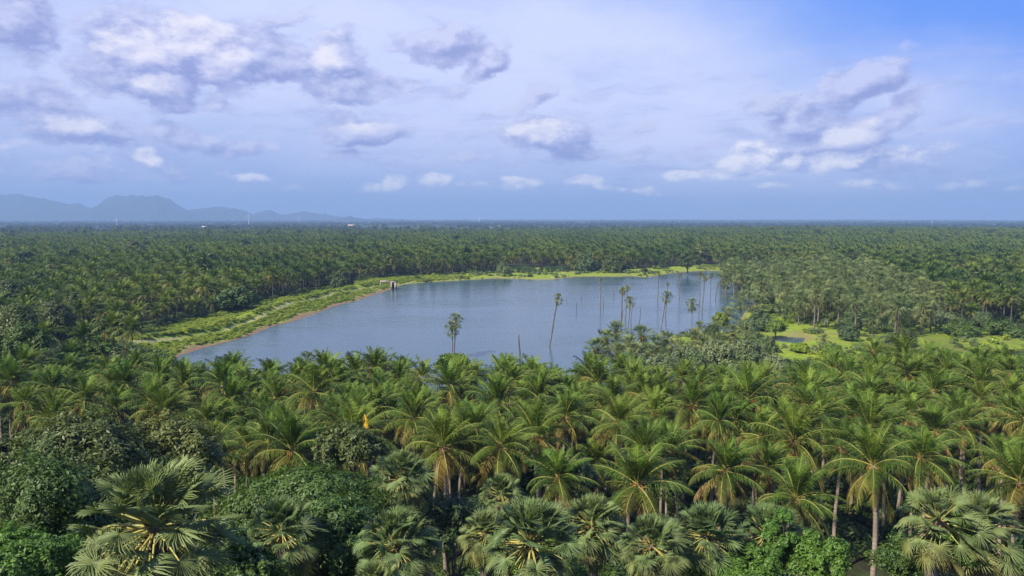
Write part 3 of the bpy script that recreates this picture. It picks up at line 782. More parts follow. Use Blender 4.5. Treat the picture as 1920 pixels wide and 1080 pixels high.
# ------------------------------------------------------------------ hand-placed coconut palms
near_list = [
    (783, 783, 783, 'coconut palm with yellowed lower fronds next to the bright yellow dead frond'),
    (920, 803, 0, 'coconut palm with an orange heart and wide level fronds in mid grove'),
    (833, 843, 0, 'coconut palm with an orange flower cluster above the pale fan palm'),
    (1052, 782, 0, 'coconut palm with four long drooping fronds hanging straight down in mid grove'),
    (1028, 893, 0, 'coconut palm with a hanging fan of pale fronds behind the reddish-hearted fan palm'),
    (1218, 773, 0, 'coconut palm with two level yellow fronds spread wide in mid grove'),
    (1203, 905, 0, 'coconut palm with curling yellowish fronds just behind the open-hearted fan palm'),
    (957, 835, 0, 'young upright coconut palm in front of the orange-hearted one'),
    (915, 885, 0, 'young coconut palm with one bright upright frond beside the dark gap'),
    (1113, 863, 0, 'young coconut palm with a bright spear of new fronds'),
    (1203, 823, 0, 'coconut palm with dense wind-swept fronds behind the young spear palm'),
    (1348, 875, 0, 'coconut palm with drooping brown-tipped fronds behind the broad-leaved fan palm'),
    (1443, 873, 0, 'coconut palm with a skirt of olive fronds and clustered nuts'),
    (1520, 935, 0, 'low coconut palm with brown heart leaning over the vine thicket'),
    (1650, 880, 0, 'tallest front coconut palm with a golden hanging skirt above its bare trunk'),
    (1570, 843, 0, 'coconut palm with reddish nut cluster behind the golden-skirted palm'),
    (1413, 817, 0, 'coconut palm with fronds bent to one side behind the olive-skirted one'),
    (1285, 757, 0, 'coconut palm with an arching yellow frond near the silvery trees'),
    (1777, 862, 0, 'slim young coconut palm with a pale midrib above the corner clump'),
    (1655, 803, 0, 'coconut palm with bright upright centre behind the golden-skirted palm'),
    (1813, 800, 0, 'coconut palm with light yellow-green wind-combed fronds'),
    (1905, 905, 0, 'coconut palm with grey hanging fronds at the picture edge'),
    (1710, 857, 0, 'coconut palm with rounded olive crown between the tall golden palm and the slim one'),
    (462, 830, 0, 'coconut palm with feathery low crown behind the flat rain tree'),
    (535, 820, 0, 'coconut palm with pale curved fronds behind the rain tree'),
    (327, 772, 0, 'coconut palm with an orange heart and hanging pale frond at the olive trees'),
    (630, 783, 0, 'coconut palm with level olive fronds behind the thin brownish tree'),
    (623, 727, 0, 'coconut palm with brown heart at the lake edge of the grove'),
    (850, 712, 0, 'coconut palm with long arching fronds below the round yellow-green tree'),
    (987, 703, 0, 'coconut palm with a star of yellow fronds below the bare post in the lake'),
    (707, 690, 0, 'tall coconut palm standing out against the lake'),
    (60, 683, 0, 'coconut palm with brownish drooping fronds at the embankment foot'),
    (253, 690, 0, 'coconut palm with long drooping fronds below a fan palm at the lake corner'),
    (1635, 662, 0, 'coconut palm with a star-shaped crown at the meadow'),
    (1680, 664, 0, 'dark-hearted coconut palm beside the star-shaped one'),
    (1760, 695, 0, 'coconut palm with wide symmetrical fronds below the meadow'),
    (1893, 700, 0, 'coconut palm with sparse fronds below the far thicket'),
]
for px, py, _, lab in near_list:
    big = lab.startswith('tallest')
    young = 'young' in lab
    h = 9.5 if young else random.uniform(11.5, 13.5) if py > 740 else random.uniform(12.0, 14.0)
    if big: h = 15.0
    x, y, z = place(px, py, h)
    coconut(x, y, z, h, lab, 'coconut palms in front of the lake', 0 if y < 90 else 1, s=(0.75 if young else random.uniform(0.9, 1.1)), fruit=not young)

# ------------------------------------------------------------------ lake palms
def lake_palm(bx, by, tx, ty, wpx, label, meshes=None, group='fan palms standing in the lake', tr=0.6):
    X, Y = gpt(bx, by, 0)
    Xt, Yt, Zt = at_dist(tx, ty, Y)
    g = gz(X, Y)
    dist = Y * cp + (CAM_Z) * sp
    s = wpx / F * dist / 4.2
    h = Zt - g
    return fan_palm(X, Y, min(g, 0.0), h + max(0, -0), label, group, s, meshes or FTHIN, lean=(Xt - X, 0), heart=True, tr=tr)
lake_palm(849, 672, 848, 613, 30, 'lower crown of the twin fan palms beside the round yellow-green tree', FMID)
lake_palm(851, 668, 854, 597, 30, 'taller of the twin fan palms beside the round yellow-green tree', FMID)
lake_palm(1028, 648, 1046, 556, 21, 'long-trunked fan palm leaning far over in open water', FMID)
lake_palm(1126, 577, 1127, 522, 11, 'far slender fan palm alone near the far shore')
lake_palm(1163, 613, 1168, 542, 21, 'tall fan palm beside a slightly shorter one in the water')
lake_palm(1172, 597, 1177, 538, 14, 'smaller fan palm behind the tall pair in the water')
lake_palm(1177, 623, 1182, 563, 22, 'full-crowned fan palm in front of the tall one in the water', FMID)
lake_palm(1237, 623, 1250, 552, 23, 'fan palm with leaning trunk closest to the lake inlet', FMID)
lake_palm(1247, 591, 1253, 531, 10, 'thin fan palm behind the leaning one at the inlet')
lake_palm(1233, 563, 1235, 513, 10, 'thin far fan palm with a drooping tuft')
lake_palm(1274, 557, 1275, 514, 13, 'far fan palm nearest the lawn at the far shore')
lake_palm(1297, 620, 1298, 568, 25, 'full-crowned fan palm with a straight trunk at the flooded stand', FMID)
lake_palm(1312, 567, 1312, 511, 15, 'first of three fan palms with brown skirts at the flooded stand')
lake_palm(1316, 583, 1322, 520, 15, 'middle of three fan palms with brown skirts at the flooded stand')
lake_palm(1332, 553, 1333, 515, 14, 'last of three fan palms with brown skirts at the flooded stand')
def dead_pole(bx, by, ty, label, r=0.12, lean=0.0):
    X, Y = gpt(bx, by, 0)
    _, _, zt = at_dist(bx, ty, Y)
    g = min(gz(X, Y), 0) - 0.2
    mb = MB(); h = zt - g
    s = np.linspace(0, 1, 9)
    lean += 0.05 * math.sin(bx * 1.7)
    tube(mb, np.stack([lean * h * s + 0.14 * np.sin(s * 5 + bx), 0.1 * np.cos(s * 4), h * s], 1), r * (1.25 - 0.45 * s), 8, None, 0)
    me = mb.mesh('dead_palm_trunk', [M['bark_dead']], True)
    o = link('dead_palm_trunk', me, None, (X, Y, g)); o['label'] = label; o['category'] = 'dead trunk'; o['group'] = 'dead palm trunks in the lake'
for a in [(974, 668, 628, 'dark dead palm trunk rising above the grove in open water', 0.2), (1150, 556, 541, 'short dead trunk alone far out in the lake'),
          (1131, 577, 557, 'dead trunk beside the far slender fan palm'), (1081, 583, 566, 'thin short dead trunk in the middle of the lake'), (1063, 563, 558, 'stub just above the water left of the middle trunk', 0.12),
          (1090, 562, 556, 'stub just above the water behind the middle trunk', 0.12), (1183, 618, 577, 'dead trunk next to the full-crowned lake palm'),
          (1198, 613, 576, 'bare pole between the lake palm groups'), (1166, 608, 580, 'dead trunk touching the tall lake palm'), (1340, 560, 526, 'tilted bare trunk at the edge of the flooded stand', 0.16, 0.18),
          (1352, 553, 520, 'bare pole closest to the flooded stand')]:
    dead_pole(*a)

# ------------------------------------------------------------------ near-shore fan palm clump and left ones
for px, py, y, w, lab in [
    (1137, 640, 158, 6.6, 'fan palm at the outer end of the near-shore clump'), (1157, 622, 168, 6.3, 'tallest fan palm of the near-shore clump'),
    (1177, 648, 160, 6.3, 'low fan palm in the middle of the near-shore clump'), (1207, 630, 165, 6.6, 'fan palm standing apart in the near-shore clump'),
    (1232, 648, 160, 6.6, 'fan palm with a heavy crown in the near-shore clump'), (1250, 640, 168, 6.1, 'fan palm behind the heavy-crowned one of the near-shore clump'),
    (1275, 655, 160, 6.1, 'fan palm at the inner end of the near-shore clump'), (1300, 634, 178, 6.3, 'fan palm by the inlet behind the near-shore clump'),
    (1120, 655, 152, 6.0, 'lowest fan palm at the water end of the near-shore clump'), (1190, 662, 152, 6.0, 'fan palm in front of the near-shore clump touching the coconut grove'),
    (1220, 664, 154, 6.2, 'broad fan palm in the front row of the near-shore clump'), (1160, 664, 152, 5.8, 'short fan palm in the front row of the near-shore clump'),
    (1252, 668, 153, 6.0, 'fan palm at the front of the near-shore clump beside the pale shrub tree'), (1322, 648, 170, 6.4, 'fan palm between the inlet and the silvery trees'),
    (1365, 590, 245, 7.0, 'broad fan palm at the water side of the marsh'), (1375, 625, 205, 6.4, 'fan palm beside the dense grey-green bush at the inlet'),
    (1350, 640, 180, 6.2, 'fan palm behind the pale silvery tree'), (1420, 640, 192, 6.0, 'fan palm above the silvery tree next to the pond'),
    (1345, 607, 225, 5.6, 'dark fan palm on the far side of the inlet'), (1312, 612, 218, 4.4, 'small dark fan palm in the inlet water'),
    (1545, 637, 205, 4.4, 'low fan palm at the pond edge'),
    (62, 655, 160, 6.2, 'fan palm with a heavy crown in front of the dark trees'), (128, 650, 172, 4.6, 'small round fan palm on the embankment foot'),
    (237, 655, 165, 5.4, 'fan palm at the lake corner above a drooping coconut palm'), (578, 676, 126, 4.2, 'narrow fan palm standing up from the grove edge against the lake'),
    (265, 612, 262, 5.0, 'pale fan palm in the palm row behind the embankment')]:
    X, Y, Zc = at_dist(px, py, y); g = gz(X, Y)
    h = Zc - g
    fan_palm(X, Y, min(g, 0.0) if g < 0 else g, max(h, 2.5), lab, 'fan palms along the lake shore', w / 4.2, FMID)

# ------------------------------------------------------------------ flooded palmyra stand
cand = []
xs = np.arange(40, 420, 7.4); ys = np.arange(190, 640, 7.6)
gx, gy = np.meshgrid(xs, ys)
gx = gx.ravel() + rng.uniform(-2.6, 2.6, gx.size); gy = gy.ravel() + rng.uniform(-2.6, 2.6, gy.size)
px, py = to_px(gx, gy, 0 * gx)
sdv = lake_sd(gx, gy); gzv = ground(gx, gy, sdv)
ins = in_poly(px, py, SWAMP)
shore = (in_poly(px, py, [(1020, 500), (1110, 497), (1330, 488), (1350, 499), (1240, 504), (1130, 511), (1070, 508), (1020, 507)]))
clear1 = in_poly(px, py, [(1440, 560), (1480, 545), (1500, 590), (1480, 612), (1445, 612)]) | in_poly(px, py, [(1540, 570), (1570, 565), (1580, 612), (1540, 612)])
dens = vnoise(gx, gy, 28, 9)
keep = (ins & ~clear1 & (dens > 0.12) & ~((sdv < 0) & (dens < 0.40))) | (ins & clear1 & (rng.uniform(size=gx.size) < 0.4)) | (shore & (dens > 0.3))
order = np.argsort(gy)
nf = 0
for i in order:
    if not keep[i] or nf > 242: continue
    x, y = gx[i], gy[i]
    if not free_at(x, y, 2.3): continue
    g = gzv[i]
    h = random.uniform(5.0, 14.0) if sdv[i] > 0 else random.uniform(9, 14.5)
    wet = sdv[i] < 0
    lab = 'grey-green fan palm with its trunk standing in the flooded edge of the lake' if wet else ('grey-green fan palm in the dark belt along the far shore lawn' if shore[i] else 'grey-green fan palm crowded on the marshy ground beside the lake inlet')
    fan_palm(x, y, g, h, lab, 'fan palms in the flooded stand' if wet else 'fan palms on the far shore' if shore[i] else 'fan palms on the marsh', random.uniform(1.45, 2.15), FMID, heart=False, tr=0.9)
    nf += 1
# a tall straight one by the meadow
x, y, z = place(1529, 545, 13.5); fan_palm(x, y, z, 13.5, 'tall fan palm with a long pale bare trunk at the meadow edge', 'fan palms on the marsh', 1.3, FMID, tr=0.9)

# ------------------------------------------------------------------ coconut groves: nearest as objects, rest as stuff
def grid(x0, x1, y0, y1, sp, jit, rot=0.0):
    a, b_ = np.meshgrid(np.arange(x0, x1, sp), np.arange(y0, y1, sp))
    a = a.ravel() + rng.uniform(-jit, jit, a.size); b_ = b_.ravel() + rng.uniform(-jit, jit, b_.size)
    return a, b_
gx, gy = grid(-190, 190, 30, 260, 4.7, 1.25)
sdv = lake_sd(gx, gy); gzv = ground(gx, gy, sdv)
hh = 13.4 - 5.0 * rng.uniform(0, 1, gx.size) ** 1.8
px, py = to_px(gx, gy, gzv + hh)
pgx, pgy = to_px(gx, gy, 0 * gx)
dc = seg_dist(gx, gy, crest, False)
ok = (sdv > 2.5) & (gy > 62) & (np.abs(gx) < gy * 0.78 + 5)
zone = in_poly(px, py, [(-90, 705), (60, 680), (330, 690), (560, 690), (1120, 690), (1240, 705), (1480, 700), (1600, 655), (2010, 660), (2010, 870), (1300, 850), (880, 850), (860, 840), (700, 850), (600, 835), (420, 865), (390, 790), (-90, 790)])
gap = in_poly(px, py, [(790, 870), (905, 905), (905, 1010), (815, 960)])
ok &= zone & ~gap & ~(in_poly(pgx, pgy, MEADOW) & (gy > 190)) & ~((gx < -60) & (dc < 16))
ok &= ~((gx > 45) & (gy > 158))
def place_ok(x, y): return free_at(x, y, 1.6)
nobj = 0
for i in np.argsort(gy):
    if not ok[i] or not place_ok(gx[i], gy[i]): continue
    h = hh[i]
    if gx[i] < 62 and gx[i] > -72: h = min(h, 38 - 0.205 * gy[i] - gzv[i] - random.uniform(-0.2, 2.4))
    elif gx[i] >= 62: h = min(h, 38 - 0.186 * gy[i] - gzv[i] - random.uniform(0.5, 3.0))
    if h < 3.5: continue
    lab = 'ordinary all-green coconut palm in the near half of the packed grove below the lake' if gy[i] < 85 else 'ordinary all-green coconut palm on the lakeward half of the packed grove'
    coconut(gx[i], gy[i], gzv[i], h, lab, 'coconut palms of the packed near grove' if gy[i] < 85 else 'coconut palms on the lakeward side of the grove', 0 if gy[i] < 84 else 1, random.uniform(0.82, 1.1), fruit=(gy[i] < 95))
    nobj += 1
print('near grove palms', nobj, 'fans', nf)

# distant forest points
def forest_pts():
    X, Y = [], []
    for r0, r1, sp in ((180, 900, 7.0), (900, 1400, 7.8), (1400, 2150, 9.0)):
        x1 = r1 * 0.9
        a, b_ = np.meshgrid(np.arange(-x1, x1, sp), np.arange(r0 * 0.6, r1, sp))
        a = a.ravel(); b_ = b_.ravel()
        a = a + rng.uniform(-.3, .3, a.size) * sp; b_ = b_ + rng.uniform(-.3, .3, b_.size) * sp
        r = np.hypot(a, b_)
        k = (r >= r0) & (r < r1) & (r < 1720 + 380 * sstep(-250, 900, a) + 260 * (vnoise(a, b_, 300, 51) - 0.5)) & (np.abs(a) < b_ * 1.0 + 15)
        X.append(a[k]); Y.append(b_[k])
    return np.concatenate(X), np.concatenate(Y)
fx, fy = forest_pts()
sdv = lake_sd(fx, fy); dc = seg_dist(fx, fy, crest, False)
px, py = to_px(fx, fy, 0 * fx)
ok = (sdv > 3) & (dc > 19)
ok &= ~((sdv < 34) & (fy > 180) & (fy < 640) & (fx < 80))
ok &= ~((sdv < 24) & (fx >= 80))
for P in (MEADOW, SWAMP, FARGRASS, FARGRASS2): ok &= ~in_poly(px, py, P)
ok &= ~((fy < 215) & (fx > -60))
ok &= ~((fx > 0) & (fy < 262) & (py > 612))
hole = vnoise(fx, fy, 60, 21) * 0.6 + vnoise(fx, fy, 22, 22) * 0.4
ok &= hole > 0.2
fx, fy, sdv, hole = fx[ok], fy[ok], sdv[ok], hole[ok]
fz = ground(fx, fy, sdv)
o = np.argsort(np.hypot(fx, fy)); fx, fy, fz, hole = fx[o], fy[o], fz[o], hole[o]
tk = np.array(taken)
far_taken = tk[tk[:, 1] > 150]
okk = np.ones(len(fx), bool)
for a, b_, c_ in far_taken: okk &= (fx - a) ** 2 + (fy - b_) ** 2 > (c_ + 2.0) ** 2
fx, fy, fz = fx[okk], fy[okk], fz[okk]
NIND = max(0, 295 - cnt['coco'])
# individuals: nearest in view along the embankment and the meadow
ppx, ppy = to_px(fx, fy, fz + 12)
vis = (ppx > -10) & (ppx < 1930)
sel = np.where(vis)[0][:NIND]
for i in sel:
    lab = 'dark coconut palm in the first rows of forest behind the embankment' if fx[i] < 0 else 'coconut palm with ochre fronds in the first rows behind the meadow'
    coconut(fx[i], fy[i], fz[i], random.uniform(5, 12), lab, 'coconut palms behind the embankment' if fx[i] < 0 else 'coconut palms behind the meadow', 1, random.uniform(0.9, 1.1), fruit=False)
msk = np.ones(len(fx), bool); msk[sel] = False
fx, fy, fz = fx[msk], fy[msk], fz[msk]
print('coco objs', cnt['coco'], 'forest', len(fx))

# low-detail palms for the forest instances (each a whole palm)
def low_palm(seed, nl, lw, nf, h):
    g = np.random.default_rng(seed)
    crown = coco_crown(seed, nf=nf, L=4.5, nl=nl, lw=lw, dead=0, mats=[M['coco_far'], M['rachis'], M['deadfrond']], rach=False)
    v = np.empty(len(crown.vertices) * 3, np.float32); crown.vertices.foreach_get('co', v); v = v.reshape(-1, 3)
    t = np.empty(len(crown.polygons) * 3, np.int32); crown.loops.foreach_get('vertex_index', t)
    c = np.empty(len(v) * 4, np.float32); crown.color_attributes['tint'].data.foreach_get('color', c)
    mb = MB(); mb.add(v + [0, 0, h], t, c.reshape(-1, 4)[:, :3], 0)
    s = np.linspace(0, 1, 4)
    tube(mb, np.stack([0.5 * s ** 2 * 0, 0 * s, h * s], 1), 0.22 - 0.08 * s, 5, None, 1, cap=False)
    return mb.mesh('distant_palm', [M['coco_far'], M['bark_dead']])

def scatter(name, label, cat, meshes, pts, scl, rot, group_nodes, rx=None, idx=None):
    col = bpy.data.collections.new('source_' + name)
    for k, me in enumerate(meshes):
        ob = bpy.data.objects.new('%s_source_%02d' % (name, k), me); col.objects.link(ob)
    me = bpy.data.meshes.new(name)
    n = len(pts)
    me.vertices.add(n); me.vertices.foreach_set('co', np.asarray(pts, np.float32).ravel())
    e = np.zeros((n, 3), np.float32); e[:, 2] = rot
    if rx is not None: e[:, 0] = rx
    a = me.attributes.new('turn', 'FLOAT_VECTOR', 'POINT'); a.data.foreach_set('vector', e.ravel())
    a = me.attributes.new('size', 'FLOAT_VECTOR', 'POINT'); a.data.foreach_set('vector', np.asarray(scl, np.float32).ravel())
    a = me.attributes.new('pick', 'INT', 'POINT'); a.data.foreach_set('value', (rng.integers(0, len(meshes), n) if idx is None else idx).astype(np.int32))
    ob = link(name, me); ob['kind'] = 'stuff'; ob['label'] = label; ob['category'] = cat
    ng = bpy.data.node_groups.new(name, 'GeometryNodeTree')
    ng.interface.new_socket('Geometry', in_out='INPUT', socket_type='NodeSocketGeometry')
    ng.interface.new_socket('Geometry', in_out='OUTPUT', socket_type='NodeSocketGeometry')
    N = ng.nodes.new
    gi = N('NodeGroupInput'); go = N('NodeGroupOutput'); iop = N('GeometryNodeInstanceOnPoints'); ci = N('GeometryNodeCollectionInfo')
    ci.inputs[0].default_value = col; ci.inputs[1].default_value = True; ci.inputs[2].default_value = True
    def attr(nm, ty):
        x = N('GeometryNodeInputNamedAttribute'); x.data_type = ty; x.inputs[0].default_value = nm; return x.outputs[0]
    ng.links.new(gi.outputs[0], iop.inputs['Points']); ng.links.new(ci.outputs[0], iop.inputs['Instance'])
    iop.inputs['Pick Instance'].default_value = True
    ng.links.new(attr('pick', 'INT'), iop.inputs['Instance Index'])
    ng.links.new(attr('turn', 'FLOAT_VECTOR'), iop.inputs['Rotation'])
    ng.links.new(attr('size', 'FLOAT_VECTOR'), iop.inputs['Scale'])
    ng.links.new(iop.outputs[0], go.inputs[0])
    md = ob.modifiers.new('scatter', 'NODES'); md.node_group = ng
    return ob

r = np.hypot(fx, fy)
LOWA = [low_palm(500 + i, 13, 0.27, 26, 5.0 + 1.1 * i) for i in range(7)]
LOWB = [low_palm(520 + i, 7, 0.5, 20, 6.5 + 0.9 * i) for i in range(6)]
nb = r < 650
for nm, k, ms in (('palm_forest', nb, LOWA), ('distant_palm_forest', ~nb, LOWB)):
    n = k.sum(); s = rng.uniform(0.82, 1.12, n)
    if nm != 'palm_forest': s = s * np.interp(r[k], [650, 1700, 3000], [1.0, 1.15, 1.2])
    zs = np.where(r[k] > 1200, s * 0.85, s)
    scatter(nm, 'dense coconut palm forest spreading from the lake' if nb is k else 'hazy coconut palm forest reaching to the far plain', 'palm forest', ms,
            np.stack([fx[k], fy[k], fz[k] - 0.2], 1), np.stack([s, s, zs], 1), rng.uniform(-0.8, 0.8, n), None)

# ------------------------------------------------------------------ woods on the far plain
cl = []
for i in range(5):
    cl.append(leaf_crown(600 + i, 420, 16, 11, 1.5, 12, 'plain')[0])
n = 10500
az = rng.uniform(-0.85, 0.85, n); rr_ = np.exp(rng.uniform(math.log(1800), math.log(9500), n))
x, y = rr_ * np.sin(az), rr_ * np.cos(az)
k = (vnoise(x, y, 420, 31) * 0.6 + vnoise(x, y, 1400, 32) * 0.4) > 0.42
x, y, rr_ = x[k], y[k], rr_[k]
s = rng.uniform(0.6, 1.3, len(x)) * np.interp(rr_, [2300, 6000, 11000], [0.9, 1.5, 2.2])
scatter('far_woods', 'blue hazy woods on the far plain', 'woods', cl, np.stack([x, y, ground(x, y) + 3.0], 1), np.stack([s * 1.6, s * 1.6, s * 0.75], 1), rng.uniform(0, 6.28, len(x)), None)
# broadleaf clumps mixed into the palm forest
n = 1500
az = rng.uniform(-0.66, 0.66, n); rr_ = np.sqrt(rng.uniform(320 ** 2, 2600 ** 2, n))
x, y = rr_ * np.sin(az), rr_ * np.cos(az); px, py = to_px(x, y, 0 * x); sd = lake_sd(x, y)
k = (sd > 45) & (seg_dist(x, y, crest, False) > 26) & ~in_poly(px, py, SWAMP) & ((x < 100) | (rng.uniform(size=n) < 0.4))
x, y, sd = x[k], y[k], sd[k]
clm = [leaf_crown(620 + i, 1300, 11, 8, 0.6, 14, m)[0] for i, m in enumerate(['dark', 'under', 'olive', 'rain', 'dark'])]
s = rng.uniform(0.6, 1.4, len(x))
scatter('mixed_trees', 'broadleaf trees scattered through the palm forest', 'trees', clm, np.stack([x, y, ground(x, y, sd) + 8.2 * s], 1), np.stack([s, s, s], 1), rng.uniform(0, 6.28, len(x)), None)

# ------------------------------------------------------------------ scrub
def scrub(name, label, poly_fn, n, mats, size, box, seed, flat=1.0):
    g = np.random.default_rng(seed)
    x = g.uniform(box[0], box[1], n); y = g.uniform(box[2], box[3], n)
    sd = lake_sd(x, y); keep = poly_fn(x, y, sd)
    x, y, sd = x[keep], y[keep], sd[keep]
    z = ground(x, y, sd)
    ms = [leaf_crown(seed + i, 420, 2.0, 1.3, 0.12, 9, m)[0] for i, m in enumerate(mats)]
    s = g.uniform(0.35, 1.0, len(x)) ** 1.5 * size
    scatter(name, label, 'scrub', ms, np.stack([x, y, z + 0.22 * s], 1), np.stack([s, s, s * g.uniform(0.5, 1.0, len(x)) * flat], 1), g.uniform(0, 6.28, len(x)), None)
    print(name, len(x))
scrub('bank_scrub', 'bright green scrub covering the embankment', lambda x, y, sd: (sd > 0.8 + 11 * (vnoise(x, y, 9, 5) * 0.6 + vnoise(x, y, 2.5, 6) * 0.4) ** 3) & ((seg_dist(x, y, crest, False) < 19) | (sd < 36)) & (seg_dist(x, y, crest, False) > 1.1) & (vnoise(x, y, 6, 41) > 0.12) & (x < -25),
      60000, ['scrub', 'scrub', 'scrub', 'lime', 'scrub', 'scrub'], 1.3, (-165, -25, 150, 480), 700, 0.62)
scrub('shore_scrub', 'low scrub along the far shore and marsh', lambda x, y, sd: (sd > 0.8) & ((sd < 40) | in_poly(*to_px(x, y, 0 * x), SWAMP) | in_poly(*to_px(x, y, 0 * x), MEADOW)) & (vnoise(x, y, 11, 43) > 0.47 + 0.12 * in_poly(*to_px(x, y, 0 * x), MEADOW)) & (y > 190),
      22000, ['scrub', 'lime', 'grey', 'dark', 'silver'], 2.3, (-60, 330, 190, 640), 720)
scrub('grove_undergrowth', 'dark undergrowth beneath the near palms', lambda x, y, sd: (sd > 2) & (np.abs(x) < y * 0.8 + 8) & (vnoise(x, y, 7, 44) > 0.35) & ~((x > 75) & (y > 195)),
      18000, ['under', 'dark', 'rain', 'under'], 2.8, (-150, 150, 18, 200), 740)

scrub('grove_edge_bushes', 'leafy bushes filling the shore side of the near grove', lambda x, y, sd: (sd > 1) & (x > -95) & (x < 75) & (y > 96) & (vnoise(x, y, 8, 47) > 0.2),
      5200, ['rain', 'dark', 'under', 'rain'], 4.2, (-95, 75, 96, 172), 780)
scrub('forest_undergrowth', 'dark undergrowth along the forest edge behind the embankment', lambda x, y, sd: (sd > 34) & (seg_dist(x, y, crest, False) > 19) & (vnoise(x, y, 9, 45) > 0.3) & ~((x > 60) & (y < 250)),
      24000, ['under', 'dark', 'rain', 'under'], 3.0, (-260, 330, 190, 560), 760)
# ------------------------------------------------------------------ sluice on the embankment
conc = plain_mat('weathered_concrete', (0.36, 0.31, 0.27), 0.9, 0.8, 0.35)
dark = plain_mat('gate_iron', (0.05, 0.04, 0.04), 0.8, 1.0, 0.3)
sx, sy = gpt(738, 541, 0.3)
t = thing('sluice_gate', 'weathered concrete sluice with a walkway at the bend of the embankment', 'sluice', (sx, sy, 0.0))
mb = MB(); boxm(mb, (-1.0, 0, 1.6), (0.7, 2.4, 4.2)); boxm(mb, (1.1, 0, 1.6), (0.9, 2.4, 4.4)); boxm(mb, (0, 0.7, 1.6), (1.31, 0.8, 4.19)); boxm(mb, (-0.1, 0, 3.9), (3.2, 2.6, 0.22))
link('pier_wall', mb.mesh('pier_wall', [conc]), t)
mb = MB(); boxm(mb, (0, 0.1, 1.2), (1.28, 0.12, 2.4)); link('gate_leaf', mb.mesh('gate_leaf', [dark]), t)
mb = MB(); boxm(mb, (-4.6, 1.0, 3.9), (5.7, 1.1, 0.25)); boxm(mb, (-4.6, 1.5, 4.3), (5.6, 0.12, 0.54)); boxm(mb, (-7.2, 1.0, 2.0), (0.4, 1.0, 3.52)); link('walkway', mb.mesh('walkway', [conc]), t)

# ------------------------------------------------------------------ far houses, turbines, mast, boat-house
wht = plain_mat('white_wall', (0.6, 0.59, 0.57), 0.7, 0.2, 0.1)
red = plain_mat('tile_roof', (0.42, 0.15, 0.09), 0.8, 0.5, 0.2)
glass = plain_mat('window_glass', (0.03, 0.04, 0.05), 0.2, 1, 0.1)
def house(px, py, dist, w, d, h, label, roof='flat'):
    X, Y, g = place(px, min(py, 427.0), h * 0.6, 2600, 12500); k = Y / dist; w, d, h = w * k, d * k, h * k
    base = g
    t = thing('house', label, 'house', (X, Y, g), 'houses on the far plain')
    b0 = base - g
    mb = MB(); boxm(mb, (0, 0, (b0 + h) / 2), (w, d, b0 + h)); link('wall', mb.mesh('wall', [wht]), t)
    mb = MB()
    if roof == 'flat': boxm(mb, (0, 0, b0 + h + 0.25), (w + 0.6, d + 0.6, 0.5)); m_ = wht
    else:
        V = [(-w / 2 - .5, -d / 2 - .5, 0), (w / 2 + .5, -d / 2 - .5, 0), (w / 2 + .5, d / 2 + .5, 0), (-w / 2 - .5, d / 2 + .5, 0), (-w / 2 - .5, 0, h * .45), (w / 2 + .5, 0, h * .45)]
        mb.add(np.array(V) + [0, 0, b0 + h + 0.003], [(0, 1, 5), (0, 5, 4), (2, 3, 4), (2, 4, 5), (0, 4, 3), (1, 2, 5), (0, 3, 2), (0, 2, 1)]); m_ = red
    link('roof', mb.mesh('roof', [m_]), t)
    nwin = max(2, int(w / 5))
    for i in range(nwin):
        mb = MB(); boxm(mb, ((i + 0.5) / nwin * w - w / 2, -d / 2 - 0.02, b0 + h * 0.55), (w / nwin * 0.4, 0.08, h * 0.35)); link('window', mb.mesh('window', [glass]), t)
for a in [(10, 430.5, 2300, 20, 10, 6, 'white house at the very edge of the far plain'), (96, 430.8, 2300, 32, 12, 5, 'long low white building on the hazy plain'), (84, 430.2, 2450, 10, 8, 5, 'small white house beside the long low building'),
          (383, 426.8, 2700, 13, 10, 10, 'white block taller than its neighbour under the hills'), (376, 428, 2650, 12, 9, 6, 'lower white house beside the taller block'),
          (660, 422.5, 3600, 34, 16, 7, 'pale building with a red roof below the lone small hill', 'gable'), (612, 412.5, 6600, 60, 25, 14, 'whitish hall at the foot of the hills'),
          (918, 432.3, 2150, 12, 9, 5, 'white house near the wind turbine in the middle'), (934, 424.5, 3000, 14, 10, 8, 'white house beside a dark wood on the plain'), (1618, 426, 2900, 14, 10, 6, 'white house behind the ridge of palms')]:
    house(*a)
def turbine(px, pbase, phub, dist, label, ang, rb):
    X, Y, g = place(px, pbase, 0, 2600, 12500); _, _, z1 = at_dist(px, phub, Y); rb = rb * Y / dist
    t = thing('wind_turbine', label, 'wind turbine', (X, Y, g), 'wind turbines on the far plain')
    H = z1 - g
    mb = MB(); s = np.linspace(0, 1, 6); tube(mb, np.stack([0 * s, 0 * s, H * s], 1), (1.9 - 0.9 * s) * Y / dist, 10); link('tower', mb.mesh('tower', [wht], True), t)
    mb = MB(); tube(mb, [(0, -4, H), (0, -2, H + .3), (0, 5, H + .3), (0, 7, H)], [1.2, 2.2, 2.2, 1.2], 8); link('nacelle', mb.mesh('nacelle', [wht], True), t)
    for k in range(3):
        a = ang + k * 2.0944; mb = MB()
        q = np.linspace(0, 1, 7)
        tube(mb, np.stack([np.sin(a) * rb * q, np.full(7, -4.6), H + np.cos(a) * rb * q], 1), np.array([.5, .9, .8, .7, .55, .4, .2]) * Y / dist, 6); link('blade', mb.mesh('blade', [wht], True), t)
turbine(219.5, 424, 413, 3700, 'faint wind turbine standing before the flat-topped mountain', 0.3, 16)
turbine(466.5, 421, 404, 4200, 'clearest wind turbine at the foot of the mountains', 0.05, 24)
turbine(561, 416, 407, 5200, 'small wind turbine below the jagged low hills', 0.9, 16)
turbine(898.5, 418, 408.5, 4600, 'wind turbine alone on the open horizon', 0.1, 15)
X, Y, z1 = at_dist(1748, 413, 4200); g = gz(X, Y)
mb = MB(); H = z1 - g
